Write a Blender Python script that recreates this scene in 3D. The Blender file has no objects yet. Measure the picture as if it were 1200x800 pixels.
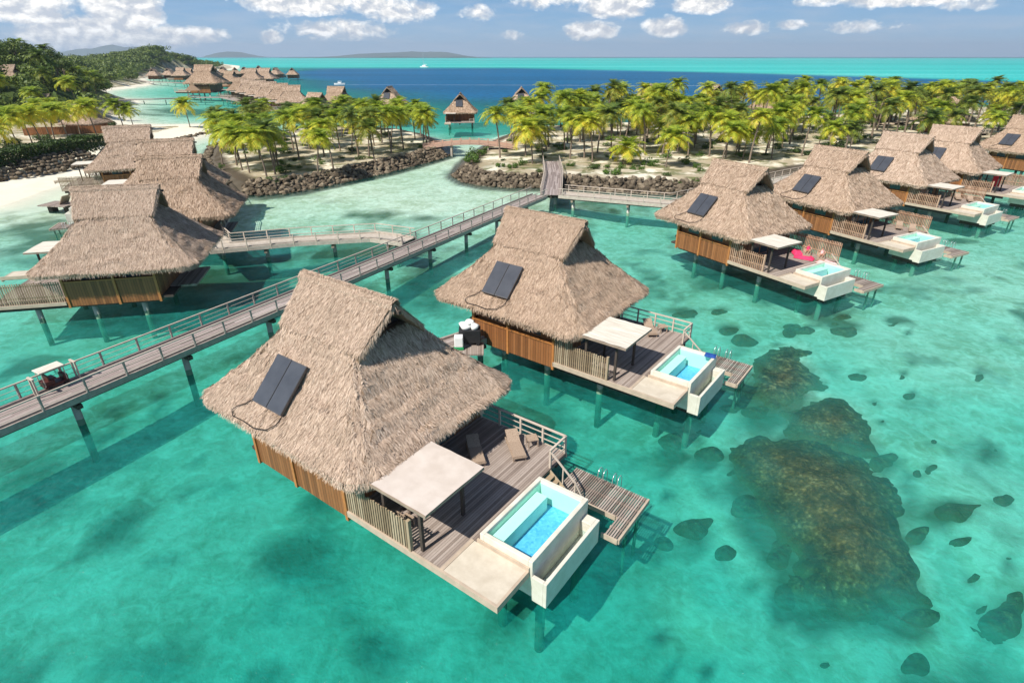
import bpy, math, random
import numpy as np
from mathutils import Vector, Matrix
R = math.radians
C = bpy.context.scene.collection
rnd = random.Random(7)
H = 20.0
SKY, SUN, EXPO, CLD = .09, 5.0, .38, 8.8
PITCH = math.atan(334/667.)

# ------------------------------------------------------------------ survey helpers (used only to read ground coordinates)
def at(x, y, z=0.):
    dx = (x-600)/667.; dy = -(y-400)/667.
    r = (dx, math.cos(PITCH)+dy*math.sin(PITCH), -math.sin(PITCH)+dy*math.cos(PITCH))
    t = (z-H)/r[2]
    return (r[0]*t, r[1]*t)

# ------------------------------------------------------------------ node helpers
class NT:
    def __init__(s, nt): s.nt = nt; s.n = nt.nodes; s.l = nt.links
    def node(s, t, **k):
        n = s.n.new(t)
        for a, b in k.items(): setattr(n, a, b)
        return n
    def put(s, sock, v):
        if hasattr(v, 'is_output'): s.l.new(v, sock)
        elif v is not None:
            if isinstance(v, (tuple, list)) and len(v) == 3 and sock.type == 'RGBA': v = (*v, 1)
            sock.default_value = v
    def math(s, op, a, b=None, c=None, clamp=False):
        n = s.node('ShaderNodeMath', operation=op, use_clamp=clamp)
        s.put(n.inputs[0], a)
        if b is not None: s.put(n.inputs[1], b)
        if c is not None: s.put(n.inputs[2], c)
        return n.outputs[0]
    def mix(s, f, a, b, mode='MIX'):
        n = s.node('ShaderNodeMix', data_type='RGBA', blend_type=mode)
        s.put(n.inputs[0], f); s.put(n.inputs[6], a); s.put(n.inputs[7], b)
        return n.outputs[2]
    def noise(s, vec, scale, detail=4, rough=.55, dist=0.):
        n = s.node('ShaderNodeTexNoise'); s.put(n.inputs['Vector'], vec)
        n.inputs['Scale'].default_value = scale; n.inputs['Detail'].default_value = detail
        n.inputs['Roughness'].default_value = rough; n.inputs['Distortion'].default_value = dist
        return n.outputs['Fac']
    def ramp(s, f, stops):
        n = s.node('ShaderNodeValToRGB'); s.put(n.inputs[0], f)
        e = n.color_ramp.elements
        while len(e) < len(stops): e.new(.5)
        for i, (p, c) in enumerate(stops):
            e[i].position = p
            e[i].color = (c, c, c, 1) if not isinstance(c, tuple) else (*c, 1)
        return n.outputs[0]
    def scale(s, vec, sx, sy, sz):
        n = s.node('ShaderNodeMapping'); s.put(n.inputs[0], vec); n.inputs['Scale'].default_value = (sx, sy, sz)
        return n.outputs[0]
    def obj(s): return s.node('ShaderNodeTexCoord').outputs['Object']
    def pos(s): return s.node('ShaderNodeNewGeometry').outputs['Position']
    def attr(s, name):
        return s.node('ShaderNodeAttribute', attribute_name=name)
    def bump(s, h, strength=.5, dist=.05):
        n = s.node('ShaderNodeBump'); s.put(n.inputs['Height'], h)
        n.inputs['Strength'].default_value = strength; n.inputs['Distance'].default_value = dist
        return n.outputs[0]

def mat(name):
    m = bpy.data.materials.new(name); m.use_nodes = True
    t = NT(m.node_tree); t.n.clear()
    out = t.node('ShaderNodeOutputMaterial')
    return m, t, out

def pmat(name, build, rough=.8, spec=.3, metal=0.):
    m, t, out = mat(name)
    b = t.node('ShaderNodeBsdfPrincipled')
    b.inputs['Roughness'].default_value = rough
    b.inputs['Specular IOR Level'].default_value = spec
    b.inputs['Metallic'].default_value = metal
    r = build(t)
    col, nrm = r if isinstance(r, tuple) and len(r) == 2 else (r, None)
    t.put(b.inputs['Base Color'], col)
    if nrm is not None: t.l.new(nrm, b.inputs['Normal'])
    t.l.new(b.outputs[0], out.inputs[0])
    return m

def simple(name, col, rough=.7, spec=.3, metal=0., var=.15, scale=3.):
    def f(t):
        n = t.noise(t.obj(), scale, 4)
        return t.mix(n, tuple(c*(1-var*1.4) for c in col), tuple(min(1, c*(1+var)) for c in col))
    return pmat(name, f, rough, spec, metal)

def island(t): return t.node('ShaderNodeNewGeometry').outputs['Random Per Island']

M = {}
def straw(t):
    r = island(t)
    c = t.ramp(r, [(0, (.24, .165, .11)), (.3, (.41, .285, .20)), (.65, (.53, .385, .28)), (.9, (.60, .45, .335)), (1, (.65, .51, .39))])
    n = t.noise(t.obj(), .55, 5, .65)
    n2 = t.noise(t.obj(), 4.5, 3, .6)
    c = t.mix(t.math('MULTIPLY', t.ramp(n, [(.38, 0.), (.7, 1.)]), .5), c, (.35, .255, .175))
    c = t.mix(t.math('MULTIPLY', t.ramp(n2, [(.45, 0.), (.65, 1.)]), .2), c, (.34, .235, .15))
    w = t.node('ShaderNodeObjectInfo').outputs['Random']
    hs = t.node('ShaderNodeHueSaturation'); t.put(hs.inputs['Color'], c)
    t.put(hs.inputs['Value'], t.math('MULTIPLY_ADD', w, .16, .92))
    t.put(hs.inputs['Saturation'], t.math('MULTIPLY_ADD', w, -.15, 1.03))
    return hs.outputs[0]
M['straw'] = pmat('straw', straw, .9, .12)
def thatch(t):
    o = t.obj()
    n = t.noise(t.scale(o, 6, 6, 6), 2.5, 6, .75)
    c = t.ramp(n, [(.3, (.12, .08, .05)), (.5, (.27, .185, .12)), (.72, (.42, .31, .22))])
    return c, t.bump(n, .9, .08)
M['thatch'] = pmat('thatch', thatch, .95, .1)

def planks(axis, width, cols, gap=.12, length=2.6):
    """boards laid along the other axis; axis = coordinate that counts the boards"""
    def f(t):
        o = t.obj(); s = t.node('ShaderNodeSeparateXYZ'); t.put(s.inputs[0], o)
        a = s.outputs[axis]
        k = t.math('DIVIDE', a, width); fl = t.math('FLOOR', k); fr = t.math('FRACT', k)
        wn = t.node('ShaderNodeTexWhiteNoise', noise_dimensions='1D'); t.put(wn.inputs['W'], fl)
        g = t.math('LESS_THAN', fr, gap)
        n = t.noise(o, 1.2, 5, .6)
        n2 = t.noise(t.scale(o, *[(30 if i == axis else 3) for i in range(3)]), 1.5, 4, .6)
        v = t.math('ADD', t.math('MULTIPLY', wn.outputs[0], .5), t.math('ADD', t.math('MULTIPLY', n, .3), t.math('MULTIPLY', n2, .3)))
        c = t.ramp(v, [(.2, cols[0]), (.5, cols[1]), (.85, cols[2])])
        c = t.mix(g, c, tuple(x*.25 for x in cols[0]))
        return c, t.bump(t.math('SUBTRACT', n2, t.math('MULTIPLY', g, 1.5)), .5, .02)
    return f
GREY = ((.15, .115, .095), (.27, .215, .18), (.40, .335, .29))
M['deck'] = pmat('deck', planks(0, .12, GREY, .08), .8, .25)
M['walkdeck'] = pmat('walkdeck', planks(1, .16, ((.16, .13, .115), (.27, .225, .2), (.42, .36, .325))), .85, .2)
M['beam'] = simple('beam', (.30, .235, .18), .85, .2, var=.35, scale=2)
M['fascia'] = simple('fascia', (.46, .37, .28), .8, .25, var=.25, scale=2.2)
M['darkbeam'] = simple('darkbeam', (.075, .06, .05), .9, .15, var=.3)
M['wall'] = pmat('wall', planks(0, .21, ((.13, .052, .018), (.23, .09, .03), (.32, .135, .048)), .09), .55, .4)
M['walldark'] = pmat('walldark', planks(1, .21, ((.12, .045, .014), (.22, .09, .03), (.34, .14, .05)), .09), .55, .4)
M['trim'] = simple('trim', (.42, .17, .05), .5, .4, var=.25)
def picket(t):
    r = island(t)
    n = t.noise(t.obj(), 6, 4)
    c = t.ramp(r, [(0, (.21, .15, .09)), (.5, (.36, .27, .17)), (1, (.50, .40, .27))])
    return t.mix(t.math('MULTIPLY', n, .5), c, (.16, .12, .08))
M['picket'] = pmat('picket', picket, .8, .25)
M['picketpink'] = pmat('picketpink', lambda t: t.mix(t.math('MULTIPLY', t.noise(t.obj(), 4, 4), .5), t.ramp(island(t), [(0, (.30, .17, .10)), (.5, (.46, .29, .19)), (1, (.56, .38, .27))]), (.22, .13, .08)), .8, .2)
M['rail'] = simple('rail', (.52, .44, .36), .7, .3, var=.2, scale=4)
M['railgrey'] = simple('railgrey', (.34, .29, .255), .7, .3, var=.3, scale=4)
M['concrete'] = pmat('concrete', lambda t: t.mix(t.ramp(t.noise(t.obj(), 2.5, 7, .7), [(.35, 0.), (.7, 1.)]), (.36, .31, .255), (.52, .46, .39)), .8, .3)
def pile(t):
    o = t.obj(); s = t.node('ShaderNodeSeparateXYZ'); t.put(s.inputs[0], t.pos())
    n = t.noise(o, 5, 4)
    c = t.mix(n, (.34, .33, .29), (.52, .50, .44))
    k = t.math('LESS_THAN', s.outputs[2], t.math('MULTIPLY_ADD', n, .5, .15))
    return t.mix(k, c, (.15, .25, .17))
M['pile'] = pmat('pile', pile, .85, .3)
M['cream'] = pmat('cream', lambda t: t.mix(t.ramp(t.noise(t.obj(), 1.8, 6, .65), [(.4, 0.), (.75, 1.)]), (.57, .54, .45), (.70, .67, .59)), .55, .4)
M['pad'] = pmat('pad', lambda t: t.mix(t.ramp(t.noise(t.obj(), 1.2, 6, .65), [(.35, 0.), (.7, 1.)]), (.47, .41, .32), (.60, .54, .44)), .7, .3)
M['canvas'] = pmat('canvas', lambda t: t.mix(t.ramp(t.noise(t.obj(), 1.0, 5, .6), [(.35, 0.), (.7, 1.)]), (.50, .43, .37), (.60, .53, .47)), .75, .2)
M['canvaspale'] = pmat('canvaspale', lambda t: t.mix(t.ramp(t.noise(t.scale(t.obj(), .6, 9, 1), 1.4, 5, .6), [(.35, 0.), (.7, 1.)]), (.50, .45, .37), (.74, .70, .61)), .75, .2)
def tile(t):
    v = t.node('ShaderNodeTexVoronoi'); t.put(v.inputs['Vector'], t.obj()); v.inputs['Scale'].default_value = 9
    n = t.noise(t.obj(), 3, 3)
    c = t.mix(v.outputs['Color'], (.06, .33, .60), (.20, .60, .85), 'MIX')
    return t.mix(t.math('MULTIPLY', n, .6), c, (.12, .50, .72))
M['tile'] = pmat('tile', tile, .4, .5)
M['poolaqua'] = simple('poolaqua', (.60, .84, .70), .5, .4, var=.06)
M['white'] = simple('white', (.78, .78, .76), .45, .4, var=.04)
M['metal'] = simple('metal', (.75, .75, .75), .3, .5, .8, var=.05)
def panel(t):
    s = t.node('ShaderNodeSeparateXYZ'); t.put(s.inputs[0], t.obj())
    n = t.noise(t.obj(), 1.5, 3)
    return t.mix(n, (.030, .033, .042), (.075, .08, .092))
M['panel'] = pmat('panel', panel, .3, .5)
M['panelframe'] = simple('panelframe', (.10, .10, .105), .35, .5, .5, var=.1)
M['black'] = simple('black', (.018, .018, .02), .5, .4, var=.2)
M['hose'] = simple('hose', (.03, .022, .018), .6, .3, var=.2)
M['glass'] = simple('glass', (.05, .075, .08), .12, .6, var=.2)
M['wicker'] = pmat('wicker', lambda t: t.mix(t.ramp(t.noise(t.obj(), 25, 3, .7), [(.4, 0.), (.6, 1.)]), (.24, .17, .12), (.42, .32, .24)), .8, .2)
M['pink'] = simple('pink', (.72, .045, .13), .8, .2, var=.3, scale=6)
M['palepink'] = simple('palepink', (.75, .42, .40), .8, .2, var=.2, scale=6)
M['red'] = simple('red', (.62, .02, .035), .7, .3, var=.2)
M['maroon'] = simple('maroon', (.075, .02, .016), .5, .4, var=.2)
M['skin'] = simple('skin', (.45, .24, .16), .6, .3, var=.08)
M['bark'] = simple('bark', (.22, .17, .13), .9, .15, var=.4, scale=5)
M['bluecloth'] = simple('bluecloth', (.02, .07, .28), .8, .2, var=.2)
def rockm(t):
    o = t.pos()
    n = t.noise(o, 1.1, 7, .7)
    oi = t.node('ShaderNodeObjectInfo').outputs['Random']
    v = t.math('ADD', t.math('MULTIPLY', n, .8), t.math('MULTIPLY', oi, .22))
    return t.ramp(v, [(.3, (.035, .027, .018)), (.5, (.11, .085, .058)), (.66, (.25, .20, .14)), (.8, (.42, .35, .26))]), t.bump(n, .8, .2)
M['rock'] = pmat('rock', rockm, .9, .2)
def rockstuff(t):
    n = t.noise(t.pos(), 1.1, 7, .7)
    v = t.math('ADD', t.math('MULTIPLY', n, .8), t.math('MULTIPLY', island(t), .22))
    return t.ramp(v, [(.3, (.035, .027, .018)), (.5, (.11, .085, .058)), (.66, (.25, .20, .14)), (.8, (.42, .35, .26))]), t.bump(n, .8, .2)
M['rockstuff'] = pmat('rockstuff', rockstuff, .9, .2)
def leafmat(name, stops, trans=.3, rough=.55, scale=.12):
    m, t, out = mat(name)
    r = island(t)
    n = t.noise(t.pos(), scale, 3)
    oi = t.node('ShaderNodeObjectInfo').outputs['Random']
    a = t.attr('age').outputs['Fac']
    v = t.math('ADD', t.math('MULTIPLY', r, .42), t.math('ADD', t.math('MULTIPLY', n, .22), t.math('MULTIPLY', oi, .22)))
    v = t.math('ADD', v, t.math('MULTIPLY', a, .42), clamp=True)
    c = t.ramp(v, stops)
    b = t.node('ShaderNodeBsdfPrincipled'); t.put(b.inputs['Base Color'], c)
    b.inputs['Roughness'].default_value = rough; b.inputs['Specular IOR Level'].default_value = .35
    tr = t.node('ShaderNodeBsdfTranslucent'); t.put(tr.inputs[0], c)
    mx = t.node('ShaderNodeMixShader'); mx.inputs[0].default_value = trans
    t.l.new(b.outputs[0], mx.inputs[1]); t.l.new(tr.outputs[0], mx.inputs[2]); t.l.new(mx.outputs[0], out.inputs[0])
    return m
M['palm'] = leafmat('palm', [(.1, (.05, .095, .012)), (.34, (.16, .25, .026)), (.56, (.36, .45, .04)), (.8, (.66, .62, .055)), (1, (.85, .64, .08))], .45)
M['palmdark'] = leafmat('palmdark', [(.1, (.035, .07, .015)), (.45, (.10, .16, .028)), (.75, (.25, .29, .04)), (1, (.48, .40, .06))], .4)
M['forest'] = leafmat('forest', [(.1, (.03, .055, .014)), (.4, (.075, .12, .024)), (.65, (.15, .20, .035)), (1, (.28, .31, .055))], .2, scale=.03)
M['hedge'] = leafmat('hedge', [(.1, (.020, .042, .010)), (.5, (.055, .095, .018)), (1, (.12, .17, .03))], .2, scale=.5)
M['shrub'] = leafmat('shrub', [(.1, (.035, .075, .012)), (.5, (.09, .17, .022)), (1, (.18, .26, .04))], .3, scale=.5)
def rim_fade(t, c, n):
    """coral thins out into rubble and sand where it meets the bottom"""
    sx = t.node('ShaderNodeSeparateXYZ'); t.put(sx.inputs[0], t.obj())
    f = t.math('DIVIDE', t.math('ADD', t.math('SUBTRACT', sx.outputs[2], .16), t.math('MULTIPLY', t.math('SUBTRACT', n, .5), .9)), .38, clamp=True)
    return t.mix(f, (.10, .105, .045), c)
def coral(t):
    o = t.pos()
    v = t.node('ShaderNodeTexVoronoi'); t.put(v.inputs['Vector'], o); v.inputs['Scale'].default_value = 3.2
    n = t.noise(o, .8, 6, .7); n2 = t.noise(o, 5, 4, .7)
    k = t.math('ADD', t.math('MULTIPLY', n, .6), t.math('MULTIPLY', n2, .55))
    c = t.ramp(k, [(.40, (.022, .017, .008)), (.54, (.085, .055, .02)), (.65, (.24, .15, .05)), (.78, (.60, .44, .22))])
    c = t.mix(t.math('MULTIPLY', t.ramp(v.outputs['Distance'], [(.1, 0.), (.5, 1.)]), .6), c, (.03, .028, .012))
    return rim_fade(t, c, n2), t.bump(k, 1., .15)
M['coral'] = pmat('coral', coral, .9, .1)
def coraldark(t):
    n = t.noise(t.pos(), 2.2, 6, .7)
    return rim_fade(t, t.ramp(n, [(.38, (.018, .014, .008)), (.52, (.075, .05, .02)), (.66, (.32, .22, .10))]), t.noise(t.pos(), 5, 4, .7))
M['coraldark'] = pmat('coraldark', coraldark, .9, .1)

# ------------------------------------------------------------------ mesh builder
class MB:
    def __init__(s): s.v = []; s.f = []; s.mi = []; s.age = None
    def add(s, vs, fs, mi=0):
        o = len(s.v); s.v += [tuple(x) for x in vs]; s.f += [tuple(i+o for i in f) for f in fs]; s.mi += [mi]*len(fs)
        return s
    def box(s, x0, x1, y0, y1, z0, z1, mi=0):
        vs = [(x, y, z) for z in (z0, z1) for y in (y0, y1) for x in (x0, x1)]
        return s.add(vs, [(0, 2, 3, 1), (4, 5, 7, 6), (0, 1, 5, 4), (2, 6, 7, 3), (0, 4, 6, 2), (1, 3, 7, 5)], mi)
    def bar(s, a, b, w, h=None, up=(0, 0, 1), mi=0):
        h = h or w; a = Vector(a); b = Vector(b); d = (b-a)
        if d.length < 1e-6: return s
        d.normalize(); u = Vector(up)
        if abs(d.dot(u)) > .98: u = Vector((1, 0, 0))
        sd = d.cross(u).normalized(); u = sd.cross(d).normalized()
        vs = [p+sd*(i*w/2)+u*(j*h/2) for p in (a, b) for i, j in ((-1, -1), (1, -1), (1, 1), (-1, 1))]
        return s.add(vs, [(0, 1, 2, 3), (7, 6, 5, 4), (0, 4, 5, 1), (1, 5, 6, 2), (2, 6, 7, 3), (3, 7, 4, 0)], mi)
    def tube(s, pts, r, n=8, mi=0, cap=True):
        pts = [Vector(p) for p in pts]; rs = r if isinstance(r, (list, tuple)) else [r]*len(pts)
        vs = []; ref = None
        for i, p in enumerate(pts):
            d = (pts[min(i+1, len(pts)-1)]-pts[max(i-1, 0)]).normalized()
            if ref is None: ref = Vector((1, 0, 0)) if abs(d.x) < .9 else Vector((0, 1, 0))
            a = (ref-d*ref.dot(d)).normalized(); ref = a; b = d.cross(a)
            vs += [p+(a*math.cos(2*math.pi*k/n)+b*math.sin(2*math.pi*k/n))*rs[i] for k in range(n)]
        fs = [(i*n+k, i*n+(k+1) % n, (i+1)*n+(k+1) % n, (i+1)*n+k) for i in range(len(pts)-1) for k in range(n)]
        if cap: fs += [tuple(range(n-1, -1, -1)), tuple(range((len(pts)-1)*n, len(pts)*n))]
        return s.add(vs, fs, mi)
    def mesh(s, name, mats, smooth=False):
        me = bpy.data.meshes.new(name); me.from_pydata(s.v, [], s.f)
        for m in (mats if isinstance(mats, (list, tuple)) else [mats]): me.materials.append(M[m] if isinstance(m, str) else m)
        me.polygons.foreach_set('material_index', s.mi)
        if smooth: me.polygons.foreach_set('use_smooth', [True]*len(s.f))
        me.update(); return me
    def obj(s, name, mats, parent=None, smooth=False, bevel=0):
        o = bpy.data.objects.new(name, s.mesh(name, mats, smooth)); C.objects.link(o)
        if parent is not None: o.parent = parent
        if bevel:
            b = o.modifiers.new('b', 'BEVEL'); b.width = bevel; b.segments = 2; b.limit_method = 'ANGLE'
        return o

def tag(o, label=None, cat=None, group=None, kind=None):
    if label: o['label'] = label
    if cat: o['category'] = cat
    if group: o['group'] = group
    if kind: o['kind'] = kind
    return o
def empty(name, loc=(0, 0, 0), rz=0., label=None, cat=None, group=None):
    o = bpy.data.objects.new(name, None); C.objects.link(o); o.location = loc; o.rotation_euler = (0, 0, rz)
    o.empty_display_size = .3
    return tag(o, label, cat, group)
def copy_tree(o, parent=None):
    c = o.copy(); C.objects.link(c)
    if parent is not None: c.parent = parent
    for ch in list(o.children): copy_tree(ch, c)
    return c
def place(me, name, parent=None, loc=(0, 0, 0)):
    o = bpy.data.objects.new(name, me); C.objects.link(o); o.location = loc
    if parent is not None: o.parent = parent
    return o

def npmesh(name, V, F, mats, smooth=False, mi=None, age=None):
    """V (n,3) F (m,3|4) numpy"""
    me = bpy.data.meshes.new(name); k = F.shape[1]
    me.vertices.add(len(V)); me.vertices.foreach_set('co', V.astype(np.float32).ravel())
    me.loops.add(F.size); me.loops.foreach_set('vertex_index', F.astype(np.int32).ravel())
    me.polygons.add(len(F)); me.polygons.foreach_set('loop_start', np.arange(0, F.size, k, dtype=np.int32))
    me.polygons.foreach_set('loop_total', np.full(len(F), k, dtype=np.int32))
    for m in (mats if isinstance(mats, (list, tuple)) else [mats]): me.materials.append(M[m] if isinstance(m, str) else m)
    if mi is not None: me.polygons.foreach_set('material_index', mi.astype(np.int32))
    if smooth: me.polygons.foreach_set('use_smooth', np.ones(len(F), dtype=bool))
    if age is not None:
        a = me.attributes.new('age', 'FLOAT', 'POINT'); a.data.foreach_set('value', age.astype(np.float32))
    me.update(calc_edges=True); me.validate(); return me

# ------------------------------------------------------------------ THATCHED ROOF (local: centre at 0,0; x along the ridge)
def roof_profile(t, a=6.35, b=5.5, z0=4.6):
    # returns half sizes, height, corner radius at parameter t (0 eave .. 1 gablet base)
    sag = .10*math.sin(math.pi*t)
    x = a+(2.4-a)*t-sag*1.2; y = b+(1.85-b)*t-sag
    z = z0+(8.3-z0)*t-sag*1.0
    r = 1.25*(1-t)**1.3+.12
    return x, y, z, r
def ring(x, y, z, r, nc=6, ns=7):
    pts = []
    for cx, cy, a0 in ((x-r, y-r, 0), (-x+r, y-r, 90), (-x+r, -y+r, 180), (x-r, -y+r, 270)):
        c = [(cx+r*math.cos(R(a0+90*i/nc)), cy+r*math.sin(R(a0+90*i/nc)), z) for i in range(nc+1)]
        pts.append(c)
    out = []
    for i in range(4):
        out += pts[i]
        p, q = pts[i][-1], pts[(i+1) % 4][0]
        out += [tuple(p[j]+(q[j]-p[j])*k/ns for j in range(3)) for k in range(1, ns)]
    return out
def make_roof(seed, nstraw, wid=.045, nfr=1500):
    rg = np.random.default_rng(seed)
    b = MB()
    L = 12
    rings = []
    rings.append(ring(5.0, 4.3, 4.75, .6))
    rings.append(ring(5.85, 5.1, 4.25, 1.1))
    rings.append(ring(6.15, 5.4, 4.28, 1.2))
    for i in range(L+1): rings.append(ring(*roof_profile(i/L)))
    n = len(rings[0]); vs = []
    for k, rr in enumerate(rings):
        for (x, y, z) in rr:
            j = .05 if k > 2 else .03
            vs.append((x+rg.normal()*j*.3, y+rg.normal()*j*.3, z+rg.normal()*j))
    fs = [(k*n+i, k*n+(i+1) % n, (k+1)*n+(i+1) % n, (k+1)*n+i) for k in range(len(rings)-1) for i in range(n)]
    fs.append(tuple((len(rings)-1)*n+i for i in range(n)))
    b.add(vs, fs)
    # upper saddle: two thick slopes with raked verges
    for s in (-1, 1):
        P = []
        for th in (0, -.28):
            for (hx, yy, zz) in ((2.95, 2.05, 8.16), (3.08, 1.0, 9.2), (3.3, .0, 10.16)):
                for sx in (-1, 1):
                    P.append((sx*hx, s*yy, zz+th*1.15))
        b.add(P, [(0, 1, 3, 2), (2, 3, 5, 4), (6, 8, 9, 7), (8, 10, 11, 9), (0, 2, 8, 6), (2, 4, 10, 8), (1, 7, 9, 3), (3, 9, 11, 5), (0, 6, 7, 1)])
    # straws
    A = []  # faces: (p0,p1,p2,p3) quads with area weights
    for k in range(3, len(rings)-1):
        for i in range(n):
            A.append([vs[k*n+i], vs[k*n+(i+1) % n], vs[(k+1)*n+(i+1) % n], vs[(k+1)*n+i]])
    for s in (-1, 1):
        p = [(-2.95, s*2.05, 8.18), (2.95, s*2.05, 8.18), (3.3, 0, 10.2), (-3.3, 0, 10.2)]
        A.append([p[1], p[0], p[3], p[2]] if s > 0 else p)
    A = np.array(A)
    e1 = A[:, 1]-A[:, 0]; e2 = A[:, 3]-A[:, 0]; nr = np.cross(e1, e2); ar = np.linalg.norm((np.cross(A[:, 2]-A[:, 0], A[:, 3]-A[:, 1])), axis=1)/2
    nr /= np.linalg.norm(nr, axis=1)[:, None]
    nr[nr[:, 2] < 0] *= -1
    pick = rg.choice(len(A), nstraw, p=ar/ar.sum())
    u = rg.random(nstraw)[:, None]; v = rg.random(nstraw)[:, None]
    Q = A[pick]; P = (Q[:, 0]*(1-u)+Q[:, 1]*u)*(1-v)+(Q[:, 3]*(1-u)+Q[:, 2]*u)*v
    N = nr[pick]
    down = np.array([0, 0, -1.])-N*(-N[:, 2:3]); down /= np.linalg.norm(down, axis=1)[:, None]
    side = np.cross(N, down)
    d = down+side*rg.normal(0, .2, (nstraw, 1)); d /= np.linalg.norm(d, axis=1)[:, None]
    sd = np.cross(N, d)
    ln = rg.uniform(.2, .46, (nstraw, 1))*(1+wid*3); w = rg.uniform(.6, 1.3, (nstraw, 1))*wid
    lift = rg.uniform(.02, .07, (nstraw, 1))
    top = P-d*ln*.5+N*.015; tip = P+d*ln*.5+N*lift
    roll = N*rg.normal(0, .22, (nstraw, 1))
    q = np.stack([top-sd*w/2, top+sd*w/2, tip+sd*w/2*.6+roll*w*.5, tip-sd*w/2*.6-roll*w*.5], 1)
    # fringe on the eave lip
    er = np.array(rings[3]); er2 = np.array(rings[2])
    k = rg.integers(0, n, nfr); u = rg.random((nfr, 1)); P0 = er[k]*(1-u)+er[(k+1) % n]*u; P1 = er2[k]*(1-u)+er2[(k+1) % n]*u
    t = rg.random((nfr, 1)); P = P0*(1-t)+P1*t
    outd = P.copy(); outd[:, 2] = 0; outd /= np.linalg.norm(outd, axis=1)[:, None]
    tan = er[(k+1) % n]-er[k]; tan /= np.linalg.norm(tan, axis=1)[:, None]
    d = outd*rg.uniform(.05, .45, (nfr, 1))+np.array([0, 0, -1.])+tan*rg.normal(0, .2, (nfr, 1)); d /= np.linalg.norm(d, axis=1)[:, None]
    ln = rg.uniform(.14, .34, (nfr, 1)); w = rg.uniform(.6, 1.4, (nfr, 1))*wid*1.3
    a = P-d*.1+outd*.03
    q2 = np.stack([a-tan*w/2, a+tan*w/2, a+d*ln+tan*w*.2, a+d*ln-tan*w*.2], 1)
    # ridge cap roll
    nc = max(300, nstraw//16)
    X = rg.uniform(-3.35, 3.35, (nc, 1)); th = rg.uniform(-1.25, 1.25, (nc, 1))
    base = np.concatenate([X, .24*np.sin(th), 10.0+.24*np.cos(th)], 1)
    dd = np.concatenate([rg.normal(0, .35, (nc, 1)), np.sign(th)*np.cos(th), -np.abs(np.sin(th))-.25], 1); dd /= np.linalg.norm(dd, axis=1)[:, None]
    nn = np.concatenate([0*X, np.sin(th), np.cos(th)], 1); s2 = np.cross(nn, dd); s2 /= np.linalg.norm(s2, axis=1)[:, None]+1e-9
    w = rg.uniform(.6, 1.3, (nc, 1))*wid; ln = rg.uniform(.25, .5, (nc, 1))
    q3 = np.stack([base-dd*ln/2-s2*w/2, base-dd*ln/2+s2*w/2, base+dd*ln/2+nn*.05+s2*w/2, base+dd*ln/2+nn*.05-s2*w/2], 1)
    # verge fringe (raked edges of the saddle)
    nv = max(200, nstraw//30); sx = rg.choice([-1, 1], nv); sy = rg.choice([-1, 1], nv); t = rg.random(nv)
    hx = 3.3-.35*t; P = np.stack([sx*hx, sy*1.98*t, 10.1-1.86*t], 1)
    d = np.stack([sx*rg.uniform(-.1, .5, nv), sy*rg.uniform(0, .7, nv), -rg.uniform(.5, 1.3, nv)], 1); d /= np.linalg.norm(d, axis=1)[:, None]
    w = (rg.uniform(.6, 1.3, nv)*wid)[:, None]; ln = rg.uniform(.2, .42, (nv, 1)); tn = np.stack([0*t, sy*.73, -.68+0*t], 1)
    q4 = np.stack([P-tn*w/2, P+tn*w/2, P+d*ln+tn*w*.2, P+d*ln-tn*w*.2], 1)
    S = np.concatenate([q, q2, q3, q4], 0)
    sv = S.reshape(-1, 3); sf = np.arange(len(sv)).reshape(-1, 4)
    # bake base mesh (quads + ngons) with straws by joining through from_pydata of base, quads appended
    V = np.concatenate([np.array(b.v), sv], 0)
    F = [f for f in b.f]+[tuple(x) for x in (sf+len(b.v)).tolist()]
    me = bpy.data.meshes.new('roof'); me.from_pydata(V.tolist(), [], F)
    me.materials.append(M['thatch']); me.materials.append(M['straw'])
    me.polygons.foreach_set('material_index', [0]*len(b.f)+[1]*len(sf)); me.update()
    return me
ROOF = {'near': make_roof(1, 68000, .027, 4000), 'mid': make_roof(2, 24000, .05, 2400), 'far': make_roof(3, 4500, .14, 700)}

UC, VC = -12.6, 4.75
def slope_point(face, p, h, lift=.0):
    """point on a roof face: face in 'v-','u+','u-'; p across, h height"""
    t = (h-4.6)/3.7
    x, y, z, r = roof_profile(t)
    if face == 'v-': return Vector((UC+p, VC-y, z))+Vector((0, -.73, .68))*lift
    if face == 'u+': return Vector((UC+x, VC+p, z))+Vector((.73, 0, .68))*lift
    return Vector((UC-x, VC+p, z))+Vector((-.73, 0, .68))*lift

SHARED = {}
def once(key, fn):
    if key not in SHARED: SHARED[key] = fn()
    return SHARED[key]

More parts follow.
